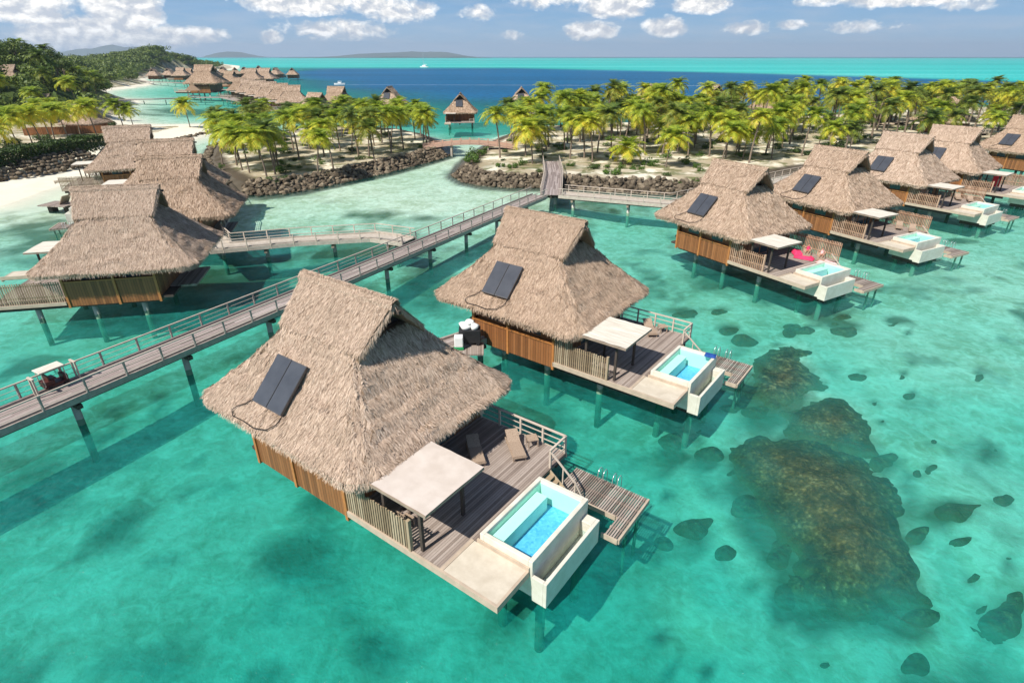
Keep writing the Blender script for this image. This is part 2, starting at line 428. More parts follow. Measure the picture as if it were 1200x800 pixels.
def panels(root_roof, face, p0, h0, hose=True, wmul=1.0):
    n = {'v-': Vector((0, -.70, .71)), 'u+': Vector((.70, 0, .71)), 'u-': Vector((-.7, 0, .71))}[face]
    for k in range(2):
        a0 = p0+k*1.13*wmul; a1 = a0+1.09*wmul
        c = [slope_point(face, a0, h0), slope_point(face, a1, h0), slope_point(face, a1, h0+1.75), slope_point(face, a0, h0+1.75)]
        lo, hi = .18, .30
        b = MB(); b.add([q+n*lo for q in c]+[q+n*hi for q in c], [(0, 3, 2, 1), (4, 5, 6, 7), (0, 1, 5, 4), (1, 2, 6, 5), (2, 3, 7, 6), (3, 0, 4, 7)])
        fr = b.obj('solar_panel', 'panelframe', root_roof)
        m = sum(c, Vector())/4
        q = [m+(x-m)*.94+n*(hi+.006) for x in c]
        MB().add(q, [(0, 1, 2, 3)]).obj('panel_glass', 'panel', fr)
    if hose:
        A0 = slope_point(face, p0, h0+.25, .12)
        pts = [A0]
        for (dp, dh) in ((-.5, -.2), (-.95, -.42), (-1.1, -.6), (-.8, -.75), (0, -.72), (.9, -.75), (1.7, -.6), (2.1, -.3), (2.15, 0)):
            pts.append(slope_point(face, p0+dp, h0+dh, .12))
        MB().tube(pts, .024, 6).obj('solar_hose', 'hose', root_roof, smooth=True)

def pickets(b, x0, x1, y, z0, zf, step=.15, w=.09, d=.05, axis=0, jit=.05):
    n = int(abs(x1-x0)/step); r2 = random.Random(3)
    for i in range(n+1):
        x = x0+(x1-x0)*i/n; zt = zf(x)+r2.uniform(-jit, jit)
        if axis == 0: b.box(x-w/2, x+w/2, y-d/2, y+d/2, z0, zt)
        else: b.box(y-d/2, y+d/2, x-w/2, x+w/2, z0, zt)

def rail_set(b, a, c, z0, z1=1.05, n=2, w=.07):
    b.bar((a[0], a[1], z0+z1), (c[0], c[1], z0+z1), w*1.5, w)
    for k in range(1, n+1):
        b.bar((a[0], a[1], z0+z1*k/(n+1)), (c[0], c[1], z0+z1*k/(n+1)), w*.6, w*.6)

def make_villa(lod, label, face='v-', screen2=False, canopy='canvas', group='overwater villas with thatched roofs', pv=(1.5, 7.6), pool=True, hose=True, pinkfence=False, wall_mul=1):
    root = empty('overwater_villa', label=label, cat='villa', group=group)
    roof = place(ROOF[lod], 'roof', root, (UC, VC, 0))
    # recessed gablets
    def gab():
        b = MB()
        for s in (-1, 1):
            x = s*1.7
            b.add([(x, -1.75, 8.2), (x, 1.75, 8.2), (x, 0, 9.85)], [(0, 1, 2)])
            b.box(min(x, s*1.62), max(x, s*1.62), -.06, .06, 8.2, 9.8, 0)
            b.bar((s*1.2, 0, 9.72), (s*3.6, 0, 9.74), .13, .16)
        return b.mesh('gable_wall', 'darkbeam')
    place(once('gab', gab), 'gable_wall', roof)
    if face:
        if lod != 'far': panels(roof, face, -1.78 if face == 'v-' else -1.05, 5.45, hose)
        else: panels(roof, face, -1.4, 6.3, False)
        for ch in roof.children:
            if ch.name.startswith('solar'): ch.location = (-UC, -VC, 0)
    # body
    fl = MB(); fl.box(-16.3, -8.6, .3, 9.2, 1.72, 1.9); fl.box(-15.2, -2.9, .35, .6, 1.35, 1.7); fl.box(-15.2, -2.9, 4.6, 4.85, 1.35, 1.7); fl.box(-15.2, -2.9, 8.7, 8.95, 1.35, 1.7)
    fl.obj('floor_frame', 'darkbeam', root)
    w = MB(); w.box(-15.3, -8.45, .08, .2, 1.55, 3.25); w.obj('front_wall', 'wall', root)
    w = MB(); w.box(-15.3, -8.45, 9.12, 9.24, 1.55, 3.6); w.obj('back_wall', 'wall', root)
    w = MB(); w.box(-15.42, -15.3, .08, 9.24, 1.55, 5.2); w.box(-8.45, -8.33, .3, 9.24, 1.9, 5.2); w.obj('side_wall', 'walldark', root)
    w = MB(); w.box(-15.25, -8.5, .5, .56, 3.0, 5.6); w.box(-15.25, -8.5, 8.74, 8.8, 3.0, 5.6); w.obj('shutter_band', 'walldark', root)
    if lod != 'far':
        for x in (-15.3, -12.2, -8.45):
            MB().box(x-.09, x+.09, .0, .18, 1.45, 4.6).obj('corner_post', 'trim', root)
            MB().box(x-.09, x+.09, 9.14, 9.32, 1.45, 4.6).obj('corner_post', 'trim', root)
        for yy, s in ((.49, -1), (8.81, 1)):
            for x in (-14.3, -11.2):
                f = MB(); f.box(x, x+1.6, min(yy, yy+s*.05), max(yy, yy+s*.05), 3.35, 4.35); fo = f.obj('window', 'trim', root)
                MB().box(x+.1, x+1.5, min(yy+s*.05, yy+s*.06), max(yy+s*.05, yy+s*.06), 3.42, 4.28).obj('window_pane', 'glass', fo)
        MB().box(-15.35, -8.4, .02, .22, 3.25, 3.33).obj('window_sill', 'trim', root)
        MB().box(-15.35, -8.4, 9.1, 9.3, 3.6, 3.68).obj('window_sill', 'trim', root)
        # sliding glass door to the deck
        d = MB(); d.box(-8.33, -8.27, 3.2, 7.2, 1.95, 4.3); do = d.obj('sliding_door', 'trim', root)
        for k in range(3): MB().box(-8.27, -8.25, 3.3+k*1.3, 4.45+k*1.3, 2.05, 4.2).obj('door_pane', 'glass', do)
        # entry porch
        MB().box(-17.6, -15.42, 2.2, 7.0, 1.8, 1.98).obj('entry_deck', 'deck', root)
    # pilings
    def pil():
        b = MB(); b.tube([(0, 0, -3.6), (0, 0, 1.72)], .21, 12); return b.mesh('piling', 'pile', True)
    pm = once('pil', pil)
    xs = (-13.6, -9.8, -5.6) if lod != 'far' else (-14.6, -8.6)
    for x in xs:
        for y in pv if lod != 'far' else (.9, 8.5): place(pm, 'piling', root, (x, y, 0))
    # deck
    d = MB(); d.box(-8.33, -2.7, .12, 9.3, 1.86, 2.0); d.box(-2.7, -2.5, .12, 6.6, 1.86, 2.0)
    d.obj('deck', 'deck', root)
    f = MB(); f.box(-8.45, 0, 0, .12, 1.72, 2.03); f.box(-.12, 0, .12, 2.05, 1.72, 2.03); f.box(-2.9, -2.74, .12, 2.02, 2.004, 2.05)
    f.box(-2.6, 0, 2.02, 2.1, 1.9, 2.2)
    f.obj('deck_edge', 'fascia', root)
    MB().box(-8.3, -2.7, 9.3, 9.38, 1.72, 2.0).obj('deck_edge', 'fascia', root)
    MB().box(-2.74, -.12, .12, 2.02, 1.84, 2.02).obj('pool_terrace', 'pad', root)
    # screen fence
    if lod != 'far' or True:
        b = MB(); step = .15 if lod == 'near' else .2
        pickets(b, -8.3, -4.55, .1, 2.04, lambda x: 3.55 if x > -7.0 else (4.1 if x < -7.35 else 3.85), step)
        b.bar((-8.35, .16, 2.5), (-4.5, .16, 2.5), .04, .08); b.bar((-8.35, .16, 3.3), (-4.5, .16, 3.3), .04, .08)
        b.box(-4.56, -4.42, .02, .18, 1.9, 3.65)
        b.obj('screen_fence', 'picketpink' if pinkfence else 'picket', root)
    if screen2:
        b = MB(); pickets(b, -8.2, -2.75, 9.26, 2.02, lambda x: 3.75, .17 if lod != 'far' else .3)
        b.bar((-8.2, 9.2, 2.5), (-2.75, 9.2, 2.5), .04, .08); b.bar((-8.2, 9.2, 3.5), (-2.75, 9.2, 3.5), .04, .08)
        b.obj('screen_fence', 'picketpink' if pinkfence else 'picket', root)
    else:
        b = MB(); rail_set(b, (-8.3, 9.25), (-2.75, 9.25), 2.0); rail_set(b, (-2.75, 9.25), (-2.75, 7.8), 2.0)
        for x, y in ((-8.2, 9.25), (-6.9, 9.25), (-5.5, 9.25), (-4.1, 9.25), (-2.75, 9.25), (-2.75, 7.85)):
            b.box(x-.05, x+.05, y-.05, y+.05, 2.0, 3.05)
        b.obj('deck_railing', 'rail', root)
    # canopy
    cn = MB(); cz = 4.66
    nx = 8
    vs = []
    for i in range(nx+1):
        for j in range(nx+1):
            x = -6.3+3.0*i/nx; y = -.05+3.5*j/nx
            sg = -.03*math.sin(math.pi*i/nx)*math.sin(math.pi*j/nx)+.012*math.sin(i*2.1+j)
            vs.append((x, y, cz+sg))
    k = nx+1
    cn.add(vs, [(i*k+j, (i+1)*k+j, (i+1)*k+j+1, i*k+j+1) for i in range(nx) for j in range(nx)])
    co = cn.obj('canopy', canopy, root, smooth=True)
    fr = MB()
    for y in (-.03, 1.7, 3.43): fr.box(-6.3, -3.3, y-.04, y+.04, cz-.16, cz-.05)
    for x in (-6.25, -3.35): fr.box(x-.04, x+.04, -.05, 3.45, cz-.16, cz-.052)
    fr.obj('canopy_frame', 'beam', co)
    for x, y in ((-4.1, .4), (-4.1, 2.9), (-6.2, .4), (-6.2, 2.9)):
        MB().box(x-.07, x+.07, y-.07, y+.07, 2.0, cz-.16).obj('canopy_post', 'darkbeam', co)
    if pool:
        # plunge pool with overflow trough
        p = MB(); x0, x1, y0, y1, zb, zt, t = -2.5, .12, 2.1, 6.5, .62, 2.52, .2
        p.box(x0, x0+t, y0, y1, zb, zt); p.box(x1-t, x1, y0, y1, zb, zt); p.box(x0+t, x1-t, y0, y0+t, zb, zt); p.box(x0+t, x1-t, y1-t, y1, zb, zt)
        p.box(x0+t, x1-t, y0+t, y1-t, zb, zb+.2)
        po = p.obj('plunge_pool', 'cream', root, bevel=.02 if lod != 'far' else 0)
        MB().box(x0+t, x1-t, y0+t, y1-t, zb+.205, zb+.7).obj('pool_floor', 'tile', po)
        q = MB(); e = .012
        q.box(x0+t, x0+t+e, y0+t, y1-t, 1.33, 2.38); q.box(x1-t-e, x1-t, y0+t, y1-t, 1.33, 2.38); q.box(x0+t+e, x1-t-e, y0+t, y0+t+e, 1.33, 2.38); q.box(x0+t+e, x1-t-e, y1-t-e, y1-t, 1.33, 2.38)
        q.obj('pool_lining', 'poolaqua', po)
        q = MB(); q.box(x0+t+e+.002, x0+t+.62, y0+t+e+.002, y1-t-.35, 1.33, 2.1); q.box(x0+t+.63, x0+t+1.0, y0+t+e+.002, y0+t+.4, 1.33, 1.9); q.obj('pool_bench', 'poolaqua', po)
        MB().add([(x0+t+.015, y0+t+.015, 2.36), (x1-t-.015, y0+t+.015, 2.36), (x1-t-.015, y1-t-.015, 2.36), (x0+t+.015, y1-t-.015, 2.36)], [(0, 1, 2, 3)]).obj('pool_water', 'poolwater', po)
        p = MB(); x0, x1, y0, y1, zb, zt, t = .125, .82, 2.05, 6.35, .5, 1.8, .16
        p.box(x1-t, x1, y0, y1, zb, zt); p.box(x0, x1-t, y0, y0+t, zb, zt); p.box(x0, x1-t, y1-.5, y1, zb, zt); p.box(x0, x1-t, y0+t, y1-.5, zb, zb+.4)
        to = p.obj('overflow_trough', 'cream', root, bevel=.02 if lod != 'far' else 0)
        MB().add([(x0+.01, y0+t+.01, 1.3), (x1-t-.01, y0+t+.01, 1.3), (x1-t-.01, y1-.51, 1.3), (x0+.01, y1-.51, 1.3)], [(0, 1, 2, 3)]).obj('trough_water', 'poolwater', to)
        b = MB(); b.box(-2.3, .5, 2.6, 3.0, .1, .5); b.box(-2.3, .5, 5.6, 6.0, .1, .5); b.obj('pool_support', 'darkbeam', root)
        for y in (2.8, 5.8): place(pm, 'piling', root, (-1.9, y, -1.6)); place(pm, 'piling', root, (.1, y, -1.6))
        # swim platform
        b = MB(); st = .12
        x = -2.4
        while x < 1.6:
            b.box(x, x+st*.62, 8.0 if x < .85 else 6.7, 9.95, .74, .80); x += st
        pl = b.obj('swim_platform', 'deckslat', root)
        b = MB()
        for y in (8.05, 8.95, 9.85): b.box(-2.4, 1.6, y-.06, y+.06, .6, .735)
        b.box(1.6, 1.68, 6.7, 9.95, .55, .81); b.box(.8, 1.6, 6.62, 6.7, .55, .81); b.box(-2.4, .85, 7.92, 7.99, .55, .81); b.box(.9, 1.6, 7.3, 7.4, .6, .735)
        b.obj('platform_frame', 'fascia', pl)
        for x, y in ((-2, 8.3), (1.3, 8.3), (1.3, 9.6), (-2, 9.6)): MB().tube([(x, y, -3.6), (x, y, .6)], .09, 8).obj('platform_leg', 'pile', pl)
        # stairs
        b = MB()
        for k in range(5):
            b.box(-2.68+k*.26, -2.40+k*.26, 6.75, 7.75, 1.68-k*.21, 1.73-k*.21)
        for y in (6.7, 7.78): b.bar((-2.75, y, 1.85), (-1.35, y, .75), .05, .22)
        so = b.obj('stairs', 'picket', root)
        b = MB(); b.bar((-2.75, 7.85, 2.95), (-1.3, 7.85, 1.75), .07, .07); b.bar((-1.3, 7.85, .8), (-1.3, 7.85, 1.78), .07); b.bar((-2.0, 7.85, 1.3), (-2.0, 7.85, 2.33), .06)
        b.bar((-1.3, 7.85, 1.75), (-.9, 7.9, 1.0), .06); b.obj('stair_rail', 'rail', so)
        for x in (-1.0, -.2) if lod != 'far' else ():
            b = MB()
            for xx in (x, x+.28):
                b.tube([(xx, 9.6, .8), (xx, 9.62, 1.35), (xx, 9.75, 1.5), (xx, 9.95, 1.5), (xx, 10.1, 1.3), (xx, 10.12, -.6)], .02, 6)
            b.obj('swim_ladder', 'metal', root, smooth=True)
    return root
def pw():
    m, t, out = mat('poolwater')
    fr = t.node('ShaderNodeFresnel'); fr.inputs[0].default_value = 1.33
    n = t.bump(t.noise(t.obj(), 5, 3), .3, .02); t.l.new(n, fr.inputs['Normal'])
    tr = t.node('ShaderNodeBsdfTransparent'); tr.inputs[0].default_value = (.84, .97, 1, 1)
    g = t.node('ShaderNodeBsdfGlossy'); g.inputs['Roughness'].default_value = .05; t.l.new(n, g.inputs['Normal'])
    mx = t.node('ShaderNodeMixShader'); t.l.new(fr.outputs[0], mx.inputs[0]); t.l.new(tr.outputs[0], mx.inputs[1]); t.l.new(g.outputs[0], mx.inputs[2])
    t.l.new(mx.outputs[0], out.inputs[0]); return m
M['poolwater'] = pw()
M['deckslat'] = pmat('deckslat', lambda t: t.ramp(island(t), [(0, GREY[0]), (.5, GREY[1]), (1, GREY[2])]), .8, .25)
def put(v, x, y, deg): v.location = (x, y, 0); v.rotation_euler = (0, 0, R(deg)); return v

def world(fr, u, v, z=0):
    x, y, d = fr; c, s = math.cos(R(d)), math.sin(R(d))
    return (x+c*u-s*v, y+s*u+c*v, z)

FA = (-.54, 14.2, -36.1); FB = (9.35, 27.72, -37.5); FC = (25.61, 46.57, -58.84); FD = (40.64, 57.06, -62.0); FE = (58.68, 71.68, -57.5); FF = (73.15, 81.24, -53); FG = (95.5, 97.0, -66)
F1 = (-46.65, 50.5, 192.3); F2 = (-51.0, 66.5, 194); F3 = (-74, 94.7, 202); F4 = (-59, 79.4, 198)
A = put(make_villa('near', 'nearest villa, in the foreground centre, with beige canopy, long plunge pool and two loungers', pv=(3.4, 7.2)), *FA)
B = put(make_villa('near', 'second villa, behind the nearest one, with pale striped canopy and orange wooden wall', canopy='canvaspale'), *FB)
Cc = put(make_villa('mid', 'villa with bright pink towels on its deck, dark solar panels facing the camera', screen2=True, canopy='canvaspale', pinkfence=True), *FC)
D = put(copy_tree(Cc), *FD); D['label'] = 'villa directly behind the one with pink towels, pale canopy and white pool'
E_ = put(copy_tree(Cc), *FE); E_['label'] = 'villa between the one with the red towel and the one behind the pink towels'
F_ = put(copy_tree(Cc), *FF); F_['label'] = 'villa with a red towel hung under its canopy near the right edge'
G_ = put(copy_tree(Cc), *FG); G_['label'] = 'farthest villa of the right row, cut off by the right edge of the picture'
L1 = put(make_villa('near', 'front left villa with pale pilings and picket fence running out of the frame', face=None, canopy='canvaspale', screen2=True, pool=False, pv=(1.5, 8.4)), *F1)
L2 = put(make_villa('mid', 'villa behind the left foreground villa, solar panels on its left roof end', face='u+', canopy='canvaspale', screen2=True, hose=False, pool=False), *F2)
L3 = put(copy_tree(L2), *F3); L3['label'] = 'rearmost left villa beside the hedge and beach, solar panels on its left roof end'
L4 = put(make_villa('mid', 'half hidden villa between the two left villas that carry roof panels', face=None, canopy='canvaspale', screen2=True), *F4)

# ------------------------------------------------------------------ BOARDWALKS
def offset_path(pts, o):
    out = []
    for i, p in enumerate(pts):
        a = Vector(pts[max(i-1, 0)]); b = Vector(pts[min(i+1, len(pts)-1)]); q = Vector(p)
        d1 = (q-a).normalized() if i > 0 else (b-q).normalized(); d2 = (b-q).normalized() if i < len(pts)-1 else d1
        n = Vector((-(d1+d2).y, (d1+d2).x)).normalized(); k = 1/max(.5, n.dot(Vector((-d1.y, d1.x))))
        out.append(q+n*o*k)
    return out
def resample(pts, step, start=0.):
    out = []; acc = start
    for a, b in zip(pts, pts[1:]):
        a = Vector(a); b = Vector(b); L = (b-a).length; t = acc
        while t < L: out.append((a+(b-a)*t/L, (b-a).normalized())); t += step
        acc = t-L
    return out
def boardwalk(label, pts, w=2.5, z=2.15, pave=False, railstep=2.3, pile_step=7., rails=True, group='boardwalks over the lagoon', skip=None, lod=0, zs=None, sides=(1, -1), pileoff=.75):
    x0, y0 = pts[0]
    root = empty('boardwalk', (x0, y0, 0), label=label, cat='boardwalk', group=group)
    P = [Vector((x-x0, y-y0)) for x, y in pts]
    zf = (lambda i: zs[i]-z) if zs else (lambda i: 0)
    def strip(b, o0, o1, za, zb):
        A_ = offset_path(P, o0); B_ = offset_path(P, o1); vs = []
        for i in range(len(P)):
            dz = zf(i)
            vs += [(A_[i].x, A_[i].y, za+dz), (B_[i].x, B_[i].y, za+dz), (B_[i].x, B_[i].y, zb+dz), (A_[i].x, A_[i].y, zb+dz)]
        fs = []
        for i in range(len(P)-1):
            k = 4*i
            fs += [(k+j, k+(j+1) % 4, k+4+(j+1) % 4, k+4+j) for j in range(4)]
        fs += [(3, 2, 1, 0), (4*len(P)-4, 4*len(P)-3, 4*len(P)-2, 4*len(P)-1)]
        b.add(vs, fs)
    if pave or lod:
        b = MB(); strip(b, -w/2, w/2, z-.12, z); b.obj('deck_surface', 'concrete' if pave else 'railgrey', root)
    else:
        # lengthwise boards cut into staggered pieces
        fine = [P[0]]
        for a, c in zip(P, P[1:]):
            n = max(1, int((c-a).length/1.4))
            fine += [a+(c-a)*k/n for k in range(1, n+1)]
        nb = int(w/.2); b = MB(); r3 = random.Random(5)
        for j in range(nb):
            o0 = -w/2+w*j/nb+.012; o1 = -w/2+w*(j+1)/nb-.012
            A_ = offset_path(fine, o0); B_ = offset_path(fine, o1); i = 0
            while i < len(fine)-1:
                k = min(len(fine)-1, i+r3.choice((2, 3, 3, 4)))
                zt = z+r3.uniform(-.006, .006)
                vs = []; 
                for q in range(i, k+1): vs += [(A_[q].x, A_[q].y, zt), (B_[q].x, B_[q].y, zt)]
                b.add(vs, [(2*q, 2*q+1, 2*q+3, 2*q+2) for q in range(k-i)]); i = k
        b.obj('deck_surface', 'walkslat', root)
        b = MB(); strip(b, -w/2, w/2, z-.06, z-.02); b.obj('under_boards', 'darkbeam', root)
    b = MB()
    for sgn in (-1, 1):
        strip(b, sgn*(w/2+.002), sgn*(w/2+.12), z-.34, z+.05)
        if not lod: strip(b, sgn*(w/2-.24), sgn*(w/2-.08), z+.02, z+.15)
    b.obj('edge_beam', 'concrete' if pave else 'railgrey', root)
    if not lod:
        b = MB(); strip(b, -.1, .1, z-.55, z-.13); strip(b, -w/2+.1, -w/2+.25, z-.5, z-.13); b.obj('under_beam', 'darkbeam', root)
    if rails and not lod:
        br = MB()
        for s in sides:
            O = offset_path(P, s*(w/2+.08)); prev = None
            for q, d in resample(O, railstep, .6):
                b = MB(); b.box(q.x-.05, q.x+.05, q.y-.05, q.y+.05, z-.35, z+.98); b.obj('rail_post', 'railgrey' if not pave else 'rail', root)
            for i in range(len(O)-1):
                for hz, ww in ((1.0, .09), (.66, .03), (.34, .03)):
                    br.bar((O[i].x, O[i].y, z+hz+zf(i)), (O[i+1].x, O[i+1].y, z+hz+zf(i+1)), ww, ww*.8)
        br.obj('handrail', 'rail', root)
    def pil():
        b = MB(); b.tube([(0, 0, -3.6), (0, 0, 1.72)], .21, 12); return b.mesh('piling', 'pile', True)
    pm = once('pil', pil)
    for q, d in resample(P, pile_step, 2.):
        n = Vector((-d.y, d.x))
        if not lod:
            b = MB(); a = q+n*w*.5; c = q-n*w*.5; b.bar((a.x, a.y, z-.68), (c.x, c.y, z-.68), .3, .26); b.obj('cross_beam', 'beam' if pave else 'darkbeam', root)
        place(pm, 'piling', root, (q.x-n.x*w*.2, q.y-n.y*w*.2, z-2.42))
    return root
M['walkslat'] = pmat('walkslat', lambda t: t.mix(t.math('MULTIPLY', t.noise(t.scale(t.pos(), 3, 3, 3), 1.5, 5, .65), .55), t.ramp(island(t), [(0, (.22, .175, .16)), (.5, (.37, .305, .28)), (1, (.50, .43, .40))]), (.15, .12, .11)), .85, .2)
boardwalk('long grey plank boardwalk with handrails crossing from the lower left corner up to the shore', [(-38.0, 9.0), (-34.3, 15.5), (-15.3, 48.8), (3.9, 82.6)], 2.5)
boardwalk('wide plank landing bridge with pale rails running into the right islet', [(5.6, 82.6), (7.0, 98), (7.4, 112)], 2.9, 2.16)
boardwalk('pale concrete boardwalk leading right from the junction to the row of right villas', [(7.2, 83.6), (22, 77.5), (30, 83.5), (46, 96), (62, 107), (80, 117), (100, 126)], 2.8, 2.14, pave=True, pile_step=8)
boardwalk('pale concrete boardwalk joining the long one from the left villas', [(-11.2, 60.2), (-15.4, 62.0), (-23.2, 60.4), (-30.5, 57.9), (-34, 62.5), (-38, 75), (-45, 88), (-53, 101)], 2.4, 2.14, pave=True, pile_step=7)
boardwalk('short plank jetty at the entrance of the second villa', [(-10.6, 31.2), (-5.2, 35.0), (-1.0, 38.4)], 1.9, 2.0, rails=False, pile_step=4)
def pt(x, y, z=0): return at(x, y, z)
for lab, pp in (('distant boardwalk curving across the turquoise inlet to the row of far villas', [(112, 117), (180, 116), (230, 114), (262, 114), (285, 119), (296, 124), (355, 126)]),
                ('thin distant boardwalk under the green hill', [(140, 93), (180, 96), (212, 97), (226, 97)]),
                ('distant boardwalk passing the far villas at the foot of the hill', [(165, 89.5), (215, 90.5), (250, 92), (280, 93)])):
    boardwalk(lab, [pt(x, y, 2) for x, y in pp], 3.0, 2.0, lod=1, pile_step=9, rails=False, group='distant boardwalks')

# ------------------------------------------------------------------ BATHYMETRY AND LAND
def poly(pp, z=0): return np.array([at(x, y, z) for x, y in pp])
LI = poly([(283, 227), (310, 228), (345, 224), (400, 213), (450, 202), (490, 192), (522, 183), (519, 170), (500, 160), (470, 154), (420, 151), (370, 152), (320, 158), (275, 163), (250, 172), (240, 190), (250, 207), (268, 218)])
RI = poly([(534, 205), (548, 213), (570, 217), (600, 219), (640, 219), (700, 223), (760, 226), (825, 228), (880, 218), (950, 205), (1020, 194), (1100, 186), (1200, 176), (1400, 160), (1600, 150), (1500, 118), (1200, 127), (1080, 130), (960, 138), (820, 144), (700, 148), (620, 152), (596, 158), (575, 168), (560, 178), (545, 190)])
ML = poly([(-900, 300), (-400, 285), (-100, 252), (0, 240), (70, 218), (118, 203), (160, 186), (200, 170), (262, 152), (268, 148), (240, 146), (180, 147), (150, 144), (135, 133), (140, 124), (160, 119), (140, 116), (112, 113), (120, 107), (150, 103), (175, 99), (160, 94), (180, 89), (215, 84.5), (262, 82.5), (277, 80.5), (281, 77.5), (240, 73), (150, 71), (0, 71), (-500, 76), (-1500, 90)])
def sdf(X, Y, P):
    d = np.full(X.shape, 1e9); ins = np.zeros(X.shape, bool)
    for i in range(len(P)):
        ax, ay = P[i]; bx, by = P[(i+1) % len(P)]
        ex, ey = bx-ax, by-ay; L = ex*ex+ey*ey
        t = np.clip(((X-ax)*ex+(Y-ay)*ey)/L, 0, 1)
        d = np.minimum(d, np.hypot(X-ax-t*ex, Y-ay-t*ey))
        c = ((ay > Y) != (by > Y)) & (X < (bx-ax)*(Y-ay)/(by-ay+1e-12)+ax)
        ins ^= c
    return np.where(ins, d, -d)
def hashn(ix, iy, s):
    n = (ix*374761393+iy*668265263+s*1274126177) & 0xffffffff
    n = ((n ^ (n >> 13))*1274126177) & 0xffffffff
    return ((n ^ (n >> 16)) & 0xffff)/65535.
def vnoise(X, Y, s=0):
    X = np.asarray(X, float); Y = np.asarray(Y, float)
    ix = np.floor(X).astype(np.int64); iy = np.floor(Y).astype(np.int64); fx = X-ix; fy = Y-iy
    fx = fx*fx*(3-2*fx); fy = fy*fy*(3-2*fy)
    a = hashn(ix, iy, s); b = hashn(ix+1, iy, s); c = hashn(ix, iy+1, s); d = hashn(ix+1, iy+1, s)
    return (a*(1-fx)+b*fx)*(1-fy)+(c*(1-fx)+d*fx)*fy
def fbm(X, Y, o=4, s=0):
    r = 0; a = .5
    for k in range(o): r = r+a*vnoise(X*2**k, Y*2**k, s+k); a *= .5
    return r/(1-.5**o)
CP = [(50, 600, 2.8), (300, 750, 3.4), (700, 760, 3.4), (1100, 770, 2.9), (200, 650, 2.9), (1000, 560, 2.6), (700, 560, 3.0), (900, 420, 2.1), (1100, 400, 1.5), (1180, 330, 1.2), (1150, 560, 2.0), (700, 300, 1.6), (350, 380, 2.5), (480, 240, .42),
      (400, 225, .4), (560, 230, .45), (600, 222, .45), (430, 265, .8), (150, 400, 2.3), (20, 280, .9), (50, 250, .35), (90, 228, .2), (330, 300, 2.1), (330, 250, .6), (60, 310, 1.6), (750, 265, 1.7), (540, 185, .35), (290, 245, .5),
      (800, 340, 1.8), (1190, 250, 1.4), (100, 470, 2.8), (200, 260, .7), (200, 130, .9), (180, 107, .8), (220, 135, 1.6), (250, 128, 3.2), (200, 105, 1.6), (250, 104, 5.), (300, 85, 16), (270, 118, 3.), (230, 150, .5), (500, 100, 20), (700, 90, 22), (900, 100, 20),
      (1150, 112, 20), (640, 120, 20), (640, 140, 7), (540, 150, 2.4), (450, 125, 13), (400, 115, 18), (740, 130, 18), (900, 120, 20), (540, 125, 16), (500, 115, 20), (700, 112, 22), (600, 128, 14), (420, 105, 20), (350, 100, 18), (1000, 112, 20), (470, 135, 8), (1200, 120, 15), (1400, 130, 6), (370, 140, 6), (800, 125, 16), (330, 130, 3.2), (-200, 700, 3.), (1400, 600, 3), (-400, 330, 2), (1600, 300, 2.5)]
CW = np.array([(*at(x, y), d) for x, y, d in CP])
def band_y(px): return np.interp(px, [250, 600, 700, 900, 1000, 1200, 1600], [78.5, 78.5, 80.5, 84.5, 87, 93, 108])
def depthf(X, Y):
    num = 0; den = 0
    sc = 1.0
    for x, y, d in CW:
        w = 1/((X-x)**2+(Y-y)**2+(.04*math.hypot(x, y))**2)**1.6
        num = num+w*math.log(d); den = den+w
    base = np.exp(num/den)
    Yc = np.maximum(Y, 5.)
    far = np.clip((Y-330)/150, 0, 1)
    base = base*(1-far)+22*far
    # shallow reef flat towards the horizon; its edge as surveyed
    py = 66+H*746/Yc; px = 600+X*746/Yc
    wob = 1.0*(fbm(X/220, Y/220, 3, 9)-.5)
    k = 1/(1+np.exp(-(band_y(px)-py+wob)/.45)); k = k*(Y > 300)
    base = np.exp(np.log(base)*(1-k)+math.log(2.2)*k)
    k2 = (Y > 9000)*1.
    return base, k*(1-k2), k2
def land(X, Y):
    """height of the ground (negative under water), reef mask, ocean mask"""
    base, reef, oc = depthf(X, Y)
    wob = (fbm(X/9., Y/9., 3, 3)-.5)
    s1 = sdf(X, Y, LI)+wob*1.2; s2 = sdf(X, Y, RI)+wob*1.2; s3 = sdf(X, Y, ML)+wob*5
    out = np.minimum.reduce([np.maximum(-s1, 0)*.22, np.maximum(-s2, 0)*.22, np.maximum(-s3, 0)*.05])+.03
    dep = np.minimum(base, out*(1+0*X))
    h = -dep
    for s_, slope, top in ((s1, .9, 1.35), (s2, .9, 1.35), (s3, .10, 1.7)):
        hi = top*(1-np.exp(-np.maximum(s_, 0)*slope/top))
        h = np.where(s_ > 0, hi, h)
    g = 0
    for gx, gy, a, sx, sy in HILLS: g = g+a*np.exp(-((X-gx)/sx)**2-((Y-gy)/sy)**2)
    h = np.where(s3 > 0, h+g*np.clip(s3/18., 0, 1), h)
    h = h+np.where(h > .1, .12*(fbm(X/3, Y/3, 3, 5)-.5), 0)
    return h, reef, oc, np.maximum(np.maximum(s1, s2), s3), s3
HILLS = [(-455, 850, 19, 62, 80), (-405, 800, 7, 45, 60), (-520, 900, 8, 70, 90), (-205, 245, 15, 38, 50), (-165, 225, 7, 30, 40), (-330, 480, 5, 90, 120), (-260, 330, 6, 60, 60), (-700, 900, 10, 200, 200), (-420, 600, 8, 80, 80)]

